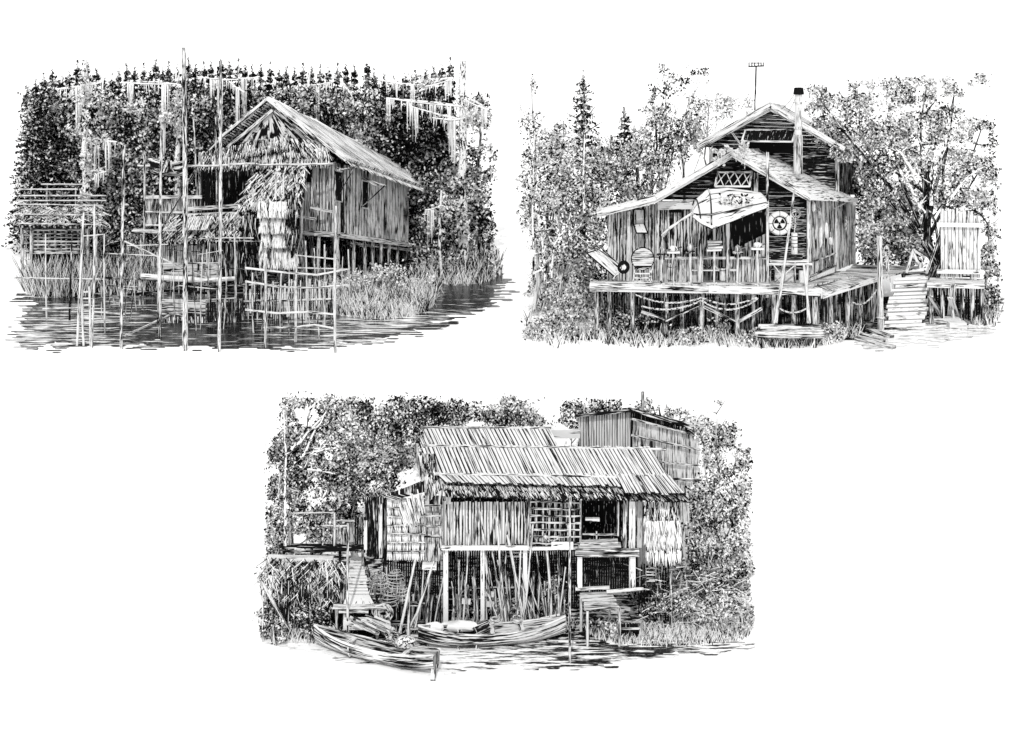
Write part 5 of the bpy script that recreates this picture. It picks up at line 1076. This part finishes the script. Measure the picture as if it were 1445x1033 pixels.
# the higher block behind
b = g(890, 200)
bk = thing('tin_block', 'tall boxy tin clad building with battened side wall behind the shack', 'building', b)
mb = MB(); mb.strips(P(816, 588, 180), P(890, 582, 150), P(816, 640, 180), P(890, 640, 150), 20, .02, .28, .03, 0, 0, .012); mb.slab(P(816, 588, 180), P(890, 582, 150), P(816, 640, 180), P(890, 640, 150), .02, 1, -.03); build(mb, 'front_wall', ['metal', 'board_black'], bk)
mb = MB(); mb.strips(P(891, 582, 150), P(988, 612, 230), g(891, 150), g(988, 230), 32, .05, .08); build(mb, 'side_wall', 'board_light', bk)
mb = MB(); mb.strips(P(891, 582, 146), P(991, 610, 226), P(891, 591, 146), P(991, 619, 226), 20, .05, .4); build(mb, 'clerestory', 'board_black', bk)
for y0, y1 in ((591, 616), (614, 635), (648, 657), (670, 680)): mb = MB(); mb.pole(P(891, y0, 142), P(988, y1, 222), .04); build(mb, 'batten', 'pole', bk)
mb = MB(); mb.slab(P(812, 586, 176), P(890, 578, 140), P(900, 588, 260), P(994, 606, 224), .08); mb.bar(P(812, 587, 172), P(891, 579, 138), .06, .1); mb.bar(P(891, 579, 138), P(996, 608, 220), .06, .1); build(mb, 'roof', 'board_dark', bk)
mb = MB(); mb.bar(P(891, 580, 144), P(891, 635, 144), .08); build(mb, 'corner_post', 'board_black', bk)
mb = MB(); mb.bar(P(772, 612, 150), P(818, 612, 160), .12, .3); solo(mb, 'roof_parapet', 'white', P(790, 614, 155), 'low pale parapet between the upper tin roof and the boxy building', 'wall')
mb = MB(); mb.tube([P(907, 600, 200), P(907, 553, 200)], .06, .06, 8); solo(mb, 'roof_pipe', 'board', P(907, 590, 200), 'short pipe standing above the boxy tin building', 'pipe')
# lower table, stage at the right
t = thing('landing_table', 'slatted landing table on thin legs under the right porch', 'table', g(850, -50))
mb = MB(); mb.strips(P(818, 836, -10), P(826, 861, -60), P(862, 834, -10), P(876, 857, -60), 7, .05, .12, .06); build(mb, 'slats', 'board_light', t)
for x, y, d in ((829, 862, -58), (874, 858, -58), (820, 838, -12), (860, 838, -12)): mb = MB(); mb.pole(P(x, y, d), g(x, d), .045); build(mb, 'leg', 'pole_white', t)
mb = MB(); mb.bar(P(812, 831, -16), P(860, 829, -16), .1, .08); build(mb, 'rail', 'white', t)
mb = MB(); mb.pole(P(856, 835, -24), P(908, 831, -24), .06); solo(mb, 'landing_pole', 'pole_white', P(880, 833, -24), 'pale round pole lying across the foot of the right porch', 'pole')
mb = MB(); mb.strips(P(900, 800, 20), P(945, 800, 20), g(900, 20), g(945, 20), 12, .05, .35, .2); solo(mb, 'dark_screen', 'board_black', g(920, 20), 'dark board screen under the straw screen at the right', 'screen')
mb = MB(); mb.lattice(P(912, 802, -8), P(924, 802, -8), P(912, 832, -8), P(924, 832, -8), 2, 7, .02); solo(mb, 'slat_hatch', 'board', g(918, -8), 'little slatted hatch leaning under the straw screen', 'hatch')
t = thing('fish_crate', 'broken dark slat crate at the water edge right of the landing table', 'crate', G(888, 910))
d = C.dep(906)
mb = MB(); q = [P(873, 887, d), P(903, 887, d), P(903, 912, d), P(873, 912, d)]
for i in range(4): mb.bar(q[i], q[(i + 1) % 4], .05)
for i in range(4): mb.bar(q[i] + V((.1, .5, 0)), q[(i + 1) % 4] + V((.1, .5, 0)), .05); mb.bar(q[i], q[i] + V((.1, .5, 0)), .05)
build(mb, 'frame', 'board_light', t)
mb = MB(); mb.slab(q[0] + V((.05, .25, 0)), q[1] + V((.05, .25, 0)), q[3] + V((.05, .25, 0)), q[2] + V((.05, .25, 0)), .1); build(mb, 'panel', 'board_black', t)
# gangway and platform at left
t = thing('plank_walkway', 'narrow white plank walkway running down to the small jetty at left', 'walkway', g(505, 0))
mb = MB(); mb.strips(P(494, 786, 70), P(489, 838, 0), P(512, 786, 70), P(521, 838, 0), 12, .05, .26, .04); mb.slab(P(488, 839, -2), P(521, 839, -2), P(484, 856, -30), P(530, 856, -30), .05); build(mb, 'treads', 'plain_white', t)
mb = MB(); mb.slab(P(495, 788, 72), P(511, 788, 72), P(490, 838, 2), P(520, 838, 2), .04, 0, -.08); build(mb, 'bed', 'board_black', t)
mb = MB(); mb.bar(P(514, 788, 68), P(535, 856, -28), .06, .1); mb.bar(P(492, 788, 68), P(482, 856, -28), .06, .1); build(mb, 'stringer', 'board_dark', t)
t = thing('small_jetty', 'small jetty table on thin posts at the foot of the walkway', 'jetty', G(500, 900))
mb = MB(); mb.bar(P(470, 856, -34), P(545, 856, -34), .25, .06); mb.bar(P(478, 862, -36), P(520, 862, -36), .08, .12); build(mb, 'top', 'white', t)
for x, y, d in ((475, 858, -36), (486, 858, -32), (532, 858, -34)): mb = MB(); mb.pole(P(x, y, d), g(x, d), .045); build(mb, 'leg', 'pole_white', t)
mb = MB(); mb.strips(P(476, 862, -22), P(532, 862, -22), g(476, -22), g(532, -22), 12, .04, .4); build(mb, 'backing', 'board_black', t)
t = thing('bamboo_platform', 'bamboo railed platform left of the walkway', 'platform', g(440, 60))
mb = MB(); mb.bar(P(395, 770, 50), P(515, 772, 50), .2, .1); mb.pole(P(400, 778, 46), P(510, 776, 46), .05); build(mb, 'floor', 'board_dark', t)
for (x0, y0, x1, y1) in ((408, 724, 472, 724), (408, 752, 430, 752), (470, 735, 500, 735), (455, 742, 491, 742), (390, 731, 410, 727)): mb = MB(); mb.pole(P(x0, y0, 50), P(x1, y1, 50), .03); build(mb, 'rail', 'pole_white', t)
for x, y in ((409, 720), (472, 724)): mb = MB(); mb.pole(P(x, y, 48), P(x, 772, 48), .045); build(mb, 'post', 'pole_white', t)
for x in (400, 440, 480, 512): mb = MB(); mb.pole(P(x, 772, 54), g(x, 54), .05); build(mb, 'stilt', 'board_dark', t)
mb = MB(); mb.strips(P(452, 745, 60), P(491, 745, 60), P(452, 770, 60), P(491, 770, 60), 12, .03, .1); build(mb, 'panel', 'board', t)
mb = MB(); mb.strips(P(500, 730, 70), P(516, 730, 70), P(500, 780, 70), P(516, 780, 70), 5, .04, .3); build(mb, 'screen', 'board_dark', t)
mb = MB(); mb.bar(P(378, 787, 30), P(470, 789, 28), .22, .14); solo(mb, 'white_plank', 'white', P(425, 788, 30), 'broad white plank lying on the straw bank at left', 'plank')
t = thing('straw_bank', 'heap of drooping straw and reeds under the broad white plank', 'straw', g(430, 20))
mb = MB(); mb.thatch(P(376, 792, 30), P(483, 796, 30), P(372, 850, -10), P(474, 862, -10), 5, 170, .55, .035, .35, .1, .15, jit=1.3); build(mb, 'straw', ['thatch', 'under'], t)
mb = MB(); mb.strips(P(385, 830, -14), P(488, 836, -14), g(385, -14), g(488, -14), 22, .1, .35, .3); build(mb, 'roots', 'board_dark', t)
# traps
t = thing('fishing_traps', 'heap of round woven fishing traps between the walkway and the annex', 'trap', g(555, -20))
for (x, y, rx, ry) in ((535, 822, 14, 14), (558, 818, 13, 13), (550, 842, 15, 12), (566, 836, 10, 12)):
    mb = MB(); c_ = P(x, y, -18)
    for k in range(7): mb.torus(c_ + V((0, 0, (k - 3) * ry * C.s * .3)), V((R(-.2, .2), R(-.2, .2), 1)), rx * C.s * math.sqrt(max(.1, 1 - ((k - 3) / 3.6) ** 2)), .014, 14, 4)
    for k in range(10): a = k * .628; mb.pole(c_ + V((math.cos(a) * rx * C.s, math.sin(a) * rx * C.s, -ry * C.s)), c_ + V((math.cos(a) * rx * .3 * C.s, math.sin(a) * rx * .3 * C.s, ry * C.s)), .014)
    build(mb, 'trap', 'pole', t)
mb = MB(); mb.bar(P(525, 852, -20), P(600, 852, -20), .2, .08); mb.bar(P(525, 878, -26), P(600, 878, -26), .15, .06)
for x in (530, 560, 590): mb.pole(P(x, 850, -20), g(x, -20), .04)
build(mb, 'shelf', 'board_dark', t)
mb = MB()
for k in range(5): mb.torus(P(540 + R(-4, 4), 868 + R(-6, 6), -34), V((R(-.5, .5), -1, R(-.5, .5))), R(.15, .3), .03, 16, 5)
solo(mb, 'net_heap', 'rope', P(545, 878, -34), 'heap of coiled net and rope on the shelf below the traps', 'net')
# stuff under the shack
mb = MB(); mb.bar(P(596, 798, -10), P(616, 799, -10), .3, .14); solo(mb, 'white_float', 'plain_white', P(606, 800, -10), 'white float board wedged under the lattice of the annex', 'float')
for k, (x, y, w_) in enumerate(((658, 848, 12), (690, 838, 14), (692, 852, 10))):
    mb = MB(); mb.bar(P(x - w_ / 2, y, 4), P(x + w_ / 2, y + 1, 4), .1, .16); solo(mb, 'pale_board', 'plain_white', P(x, y, 4), ['upright pale board end left of the second stilt', 'larger pale board end beside the second stilt', 'smaller pale board end under the larger one'][k] + ' among the palings', 'board')
# poles and oars
def leaner(a_, b_, r, mt, label, name='leaning_pole', cat='pole', group=None, d0=None, bend=.04):
    bt = G(*b_); d = C.dep(b_[1]) if d0 is None else d0
    bt = P(b_[0], b_[1], d) if d0 is not None else bt
    mb = MB(); mb.pole(P(a_[0], a_[1], d + 10), bt, r * .8, r, bend, 6); return solo(mb, name, mt, bt, label, cat, group)
leaner((679, 722), (698, 890), .05, 'pole', 'longest pole leaning against the corrugated wall')
leaner((716, 755), (740, 894), .05, 'pole_white', 'stout pale pole leaning right of the second stilt')
leaner((805, 700), (804, 935), .04, 'pole', 'tall pale pole standing in the river before the lattice', d0=None)
leaner((702, 742), (716, 896), .04, 'pole_white', 'tall pale pole leaning against the wall between the longest and the stout pole')
leaner((662, 748), (652, 894), .035, 'pole', 'tall pole crossing in front of the first bay of the tin wall')
leaner((752, 740), (738, 896), .035, 'pole_white', 'tall thin pole crossing in front of the third stilt')
leaner((769, 752), (779, 890), .045, 'pole_white', 'crooked pale pole left of the white name board', 'leaning_pole')
leaner((788, 756), (788, 888), .04, 'pole', 'upright thin pole tied by a rope to the crooked one')
leaner((946, 806), (946, 884), .045, 'pole_white', 'short white post under the tip of the straw screen')
leaner((491, 738), (491, 908), .045, 'pole', 'tall thin pole standing at the left edge of the walkway')
leaner((367, 816), (414, 900), .06, 'board', 'thick pole slanting down the left bank')
leaner((368, 818), (371, 905), .03, 'pole_white', 'thin upright stick at the far left edge of the bank')
mb = MB(); mb.rope(P(769, 755, -10), P(788, 760, -10), .12, .025); mb.rope(P(769, 758, -12), P(789, 756, -12), .2, .02); solo(mb, 'tie_rope', 'rope', P(778, 758, -10), 'slack rope tied between the two thin poles before the lattice', 'rope')
thin = [((598, 800), (590, 890)), ((648, 790), (650, 885)), ((716, 765), (708, 890)), ((757, 778), (772, 890)), ((693, 770), (712, 892)), ((668, 800), (676, 888)), ((606, 806), (602, 888)), ((545, 800), (548, 884)), ((588, 806), (594, 888)), ((775, 800), (772, 888)), ((798, 800), (786, 888)), ((733, 780), (752, 892)), ((712, 795), (722, 892)), ((708, 800), (706, 890)), ((724, 800), (745, 895)), ((735, 770), (728, 895)), ((685, 830), (710, 895)), ((702, 790), (716, 893)), ((750, 815), (748, 890)), ((762, 820), (760, 886)), ((728, 812), (765, 890)), ((637, 820), (640, 888)), ((655, 818), (662, 888)), ((690, 800), (700, 880)), ((744, 810), (770, 892)), ((626, 815), (612, 886))]
for a_, b_ in thin: leaner(a_, b_, .028, random.choice(['pole', 'pole_white']), 'thin stick leaning under the tin wall among many others', 'thin_stick', 'stick', 'thin sticks leaning under the tin wall')
def oar(a_, b_, label, d, blade=True):
    t = thing('oar', label, 'oar', P(*b_, d)); tp, bt = P(*a_, d + 20), P(*b_, d)
    mb = MB(); mb.pole(tp, bt, .035, .05); build(mb, 'shaft', 'pole_white', t)
    if blade:
        mb = MB(); dv = (bt - tp).normalized(); sd = dv.cross(V((0, 1, 0))).normalized() * .12; mb.slab(bt - dv * .45 - sd * .4, bt - dv * .45 + sd * .4, bt - sd, bt + sd, .035); build(mb, 'blade', 'white', t)
oar((586, 790), (560, 912), 'oar with broad white blade standing in the front boat', -50)
oar((612, 792), (582, 886), 'oar slanting up from the traps to the annex', -34)
oar((577, 830), (576, 920), 'thin upright oar in the front boat', -50, False)
# boats
bt1 = canoe(G(444, 912), G(616, 952), .36, .45, .22, 'wooden_canoe', 'front wooden canoe loaded with bundles, its square stern towards the right', 'hull_planks', 'white', (.3, .75), True)
mb = MB(); e0 = G(607, 946)
mb.bar(P(613, 934, C.dep(950)), G(611, 960), .16, .08); mb.bar(P(606, 931, C.dep(950)), P(619, 934, C.dep(950)), .12, .08); build(mb, 'stern_block', 'board', bt1)
mb = MB(); mb.torus(G(495, 922) + V((0, -.35, .25)), V((1, -.2, .2)), .16, .025, 14, 5); build(mb, 'rope_lashing', 'rope', bt1)
mb = MB(); mb.slab(G(448, 904) + V((0, 0, .5)), G(474, 906) + V((0, 0, .5)), G(450, 912) + V((0, 0, .46)), G(480, 914) + V((0, 0, .44)), .05); build(mb, 'bow_deck', 'white', bt1)
cargo = [(515, 915, .5, .3, 'board_light', 'bundle of split wood heaped in the middle of the front canoe'), (535, 912, .35, .25, 'white', 'pale sack in the front canoe behind the wood bundle'), (572, 932, .36, .2, 'rope', 'rounded net sack near the stern of the front canoe'), (500, 905, .4, .2, 'plain_white', 'white box at the bow of the front canoe'), (555, 925, .3, .16, 'thatch', 'small straw heap beside the oar blade')]
for x, y, rx, rz, mt, lb in cargo:
    c_ = G(x, y) + V((0, .0, .58)); mb = MB()
    if 'wood' in lb:
        for k in range(16): o_ = V((R(-.3, .3), R(-.25, .25), R(-.05, .25))); mb.bar(c_ + o_ + V((-.25, 0, .14)), c_ + o_ + V((.25, R(-.1, .1), -.08)), .05)
    elif 'box' in lb: mb.bar(c_ + V((-.35, 0, 0)), c_ + V((.4, 0, 0)), .3, .28)
    elif 'straw' in lb:
        for k in range(120): mb.blade(c_ + V((R(-.25, .25), R(-.2, .2), R(-.1, .12))), V((R(-1, 1), R(-1, 1), R(-.3, .6))).normalized(), .25, .03, .1, 0, 1)
    else: mb.ball(c_, rx, .28, rz, 12, 8, 0, .06)
    solo(mb, 'cargo_bundle', mt, c_ - V((0, 0, .2)), lb, 'bundle')
bt2 = canoe(G(798, 902), G(590, 916), .38, .46, .28, 'wooden_canoe', 'rear wooden canoe with open pale bow pointing right beside the thin sticks', 'hull_planks', 'white', (.3, .5, .72))
mb = MB(); mb.slab(G(762, 896) + V((0, .1, .52)), G(790, 893) + V((0, .1, .6)), G(765, 901) + V((0, 0, .45)), G(792, 898) + V((0, 0, .56)), .04); build(mb, 'bow_board', 'plain_white', bt2)
mb = MB(); mb.torus(G(660, 908) + V((0, -.4, .12)), V((0, -1, .1)), .3, .03, 22, 5); build(mb, 'rope_loop', 'rope', bt2)
mb = MB(); mb.tube([P(668, 892, -46), P(690, 882, -40)], .24, .2, 12, 0, .05); mb.torus(P(668, 892, -47), V((-.9, -.7, -.2)), .2, .03, 16, 5); solo(mb, 'rolled_net', 'board', P(678, 900, -38), 'rolled mat with an open end lying in the rear canoe', 'roll')
mb = MB(); mb.ball(G(650, 905) + V((0, .0, .5)), .7, .22, .16, 14, 8, 0, .08); solo(mb, 'net_pile', 'thatch', G(650, 902), 'low net pile in the left half of the rear canoe', 'net')
mb = MB(); mb.ball(G(612, 910) + V((0, .0, .55)), .34, .22, .18, 10, 7, 0, .08); solo(mb, 'white_sack', 'plain_white', G(605, 908), 'white sack lying at the stern of the rear canoe', 'sack')
for k, (a_, b_) in enumerate((((578, 887), (672, 889)), ((578, 897), (664, 902)))):
    mb = MB(); mb.pole(P(*a_, -36), P(*b_, -36), .04); solo(mb, 'lying_pole', 'pole_white', P(*a_, -36), ['upper', 'lower'][k] + ' of the two pale poles laid level behind the boats', 'pole')
for x, y, w_, mt, lb in ((530, 905, .5, 'plain_white', 'long white board laid over the front canoe near the wood bundle'), (590, 932, .3, 'board_dark', 'dark flat basket lid close to the stern of the front canoe')):
    c_ = G(x, y) + V((0, -.05, .6)); mb = MB(); mb.bar(c_ + V((-w_, .1, .05)), c_ + V((w_, -.12, -.02)), .14, .03); solo(mb, 'cargo_board', mt, c_, lb, 'board')
for x, y, lb in ((700, 899, 'coil of rope on the middle of the rear canoe'), (730, 898, 'little coil of rope toward the pale bow of the rear canoe')):
    mb = MB()
    for k in range(4): mb.torus(G(x, y) + V((R(-.03, .03), 0, .52 + .03 * k)), V((R(-.2, .2), R(-.2, .2), 1)), .2 - .02 * k, .022, 16, 5)
    solo(mb, 'rope_coil', 'rope', G(x, y), lb, 'rope')
# vegetation of the third place
def tb(px, d): return g(px, d)
lefty = broadleaf(C, 403, 60, (402, 575), [(420, 735, 26, 24), (390, 730, 16, 26), (455, 750, 26, 20), (415, 575, 24, 18), (450, 575, 30, 18), (480, 590, 30, 22), (420, 610, 26, 26), (455, 620, 34, 28), (395, 650, 22, 26), (408, 635, 26, 24), (412, 668, 26, 22), (440, 640, 24, 22), (470, 655, 24, 24), (430, 660, 34, 30), (395, 690, 20, 22), (425, 700, 30, 22), (465, 690, 30, 26)], 'leafy tree with pale slanting branches at the left edge of the lower scene', 'leaf_mid', 'bark', per=520, size=4.6, r=5, gap=-.22)
bare_branches(C, lefty, [[(403, 770), (402, 700), (404, 640), (401, 575)], [(403, 642), (425, 622), (445, 600), (460, 582)], [(405, 662), (430, 640), (446, 605), (456, 588)], [(425, 645), (450, 636), (480, 632)], [(420, 658), (440, 662), (470, 668)], [(408, 600), (425, 588), (445, 570)]], 24, 2.2)
broadleaf(C, 500, 110, (500, 600), [(500, 580, 28, 20), (530, 590, 30, 24), (505, 620, 34, 28), (545, 625, 34, 30), (575, 600, 24, 28), (500, 655, 34, 26), (540, 660, 34, 24), (490, 690, 30, 24), (530, 690, 28, 18), (575, 645, 20, 24), (480, 720, 26, 16), (500, 740, 18, 30), (460, 735, 28, 24)], 'broad leafy tree spreading left of the tin roof', 'leaf_mid', 'bark', per=520, size=4.6, r=6, gap=-.22)
broadleaf(C, 640, 225, (640, 580), [(560, 572, 22, 14), (590, 575, 26, 16), (630, 580, 30, 16), (670, 582, 30, 14), (610, 590, 30, 16), (650, 592, 40, 10)], 'dark tree crest above the left end of the tin roof', 'leaf_dark', 'bark_dark', per=520, size=4.4, r=5, gap=-.2)
broadleaf(C, 720, 230, (715, 580), [(700, 582, 24, 16), (722, 572, 18, 14), (745, 580, 24, 18), (765, 592, 18, 14), (735, 595, 34, 12), (690, 594, 30, 10)], 'tree crest above the right end of the upper tin roof', 'leaf_mid', 'bark_dark', per=480, size=4.4, r=5, gap=-.12)
broadleaf(C, 830, 250, (820, 585), [(810, 580, 20, 14), (842, 573, 14, 10), (866, 573, 12, 9), (800, 602, 22, 12), (825, 590, 20, 12), (845, 585, 30, 10)], 'small dark crest left of the boxy tin building', 'leaf_dark', 'bark_dark', per=500, size=4.2, r=4, gap=-.1)
broadleaf(C, 930, 255, (930, 575), [(908, 572, 14, 14), (930, 580, 18, 10), (955, 588, 20, 12), (975, 600, 18, 12), (905, 585, 30, 10)], 'small crest above the roof of the boxy tin building', 'leaf_mid', 'bark_dark', per=480, size=4.2, r=4, gap=-.1)
broadleaf(C, 1015, 80, (1012, 590), [(1012, 578, 8, 14), (1008, 592, 14, 12), (998, 600, 20, 22), (1025, 615, 20, 22), (1010, 640, 26, 24), (1045, 650, 18, 22), (1030, 680, 28, 26), (1000, 690, 22, 24), (1050, 700, 14, 26), (1020, 720, 30, 24), (1045, 735, 18, 26), (995, 735, 22, 24)], 'tall leafy tree at the right edge beside the boxy building', 'leaf_light', 'bark', per=460, size=4.4, r=4.5, gap=-.1)
broadleaf(C, 1000, 50, (1000, 760), [(975, 715, 18, 30), (985, 740, 20, 22), (990, 770, 26, 26), (1025, 770, 30, 26), (1048, 780, 14, 26), (1010, 805, 34, 26), (1045, 820, 16, 24), (980, 810, 22, 24)], 'dark low tree right of the straw screen', 'leaf_mid', 'bark', per=480, size=4.4, r=4, gap=-.15)
for px, py, rx, ry, lb, lf in ((930, 880, 26, 26, 'bush right of the landing table', 'leaf_mid'), (975, 885, 28, 30, 'bush by the short white post', 'leaf_mid'), (1020, 886, 30, 30, 'bush on the right bank, second from the edge', 'leaf_pale'), (1048, 888, 16, 28, 'bush at the right edge of the river bank', 'leaf_light'), (990, 850, 30, 24, 'bush in the back of the right bank', 'leaf_mid'), (1030, 845, 26, 24, 'bush behind the right edge of the bank', 'leaf_mid'), (385, 905, 18, 24, 'small bush at the foot of the left slanting pole', 'leaf_mid'), (440, 892, 34, 22, 'bush below the straw bank left of the jetty', 'leaf_mid'), (400, 880, 26, 30, 'bush below the straw bank at far left', 'leaf_mid'), (850, 898, 26, 14, 'low weeds under the landing table', 'leaf_mid'), (780, 872, 20, 36, 'leafy bush under the lattice behind the thin poles', 'leaf_mid'), (390, 790, 16, 40, 'bush at the left edge behind the white plank', 'leaf_light'), (378, 868, 20, 40, 'leafy bush hanging over the left end of the straw bank', 'leaf_mid'), (462, 880, 26, 26, 'leafy bush before the right end of the straw bank', 'leaf_mid'), (420, 868, 26, 26, 'small leafy bush in the middle of the straw bank', 'leaf_light'), (440, 815, 34, 20, 'leafy weeds just under the broad white plank', 'leaf_mid'), (655, 868, 16, 22, 'weeds between the first and second stilts', 'leaf_mid'), (715, 876, 22, 20, 'weeds behind the sticks between the second and third stilts', 'leaf_mid'), (600, 868, 16, 26, 'weeds left of the first stilt', 'leaf_mid'), (755, 850, 14, 34, 'dark weeds right of the third stilt', 'leaf_dark'), (905, 850, 18, 26, 'weeds under the foot of the right porch', 'leaf_mid'), (1045, 815, 18, 24, 'pale shrub high on the right bank at its edge', 'leaf_light'), (1005, 830, 26, 24, 'pale shrub high on the right bank below the low tree', 'leaf_light'), (945, 860, 24, 24, 'pale shrub around the short white post', 'leaf_light'), (960, 830, 22, 26, 'pale shrub under the tip of the straw screen', 'leaf_light')):
    bush(C, px, py, rx, ry, lb, lf, per=420, size=4.2, gap=-.15)
mb = MB()
for _ in range(230):
    x, y = R(905, 1060), R(800, 895); p_ = P(x, y, R(-30, 40)); mb.blade(p_, V((R(-1, 1), R(-.3, .3), R(-.25, .25))).normalized(), R(.3, .9), .022, .15, 0, 3)
o = build(mb, 'tangled_stalks', 'reed_light'); o['kind'] = 'stuff'
grass(C, 'bank_grass', [(366, 500, 880, 908, 700, 8, 26), (830, 1060, 885, 912, 1700, 5, 20), (640, 830, 880, 892, 300, 8, 22), (500, 600, 884, 896, 200, 6, 18)], 'reed_light', 1.2, .6)
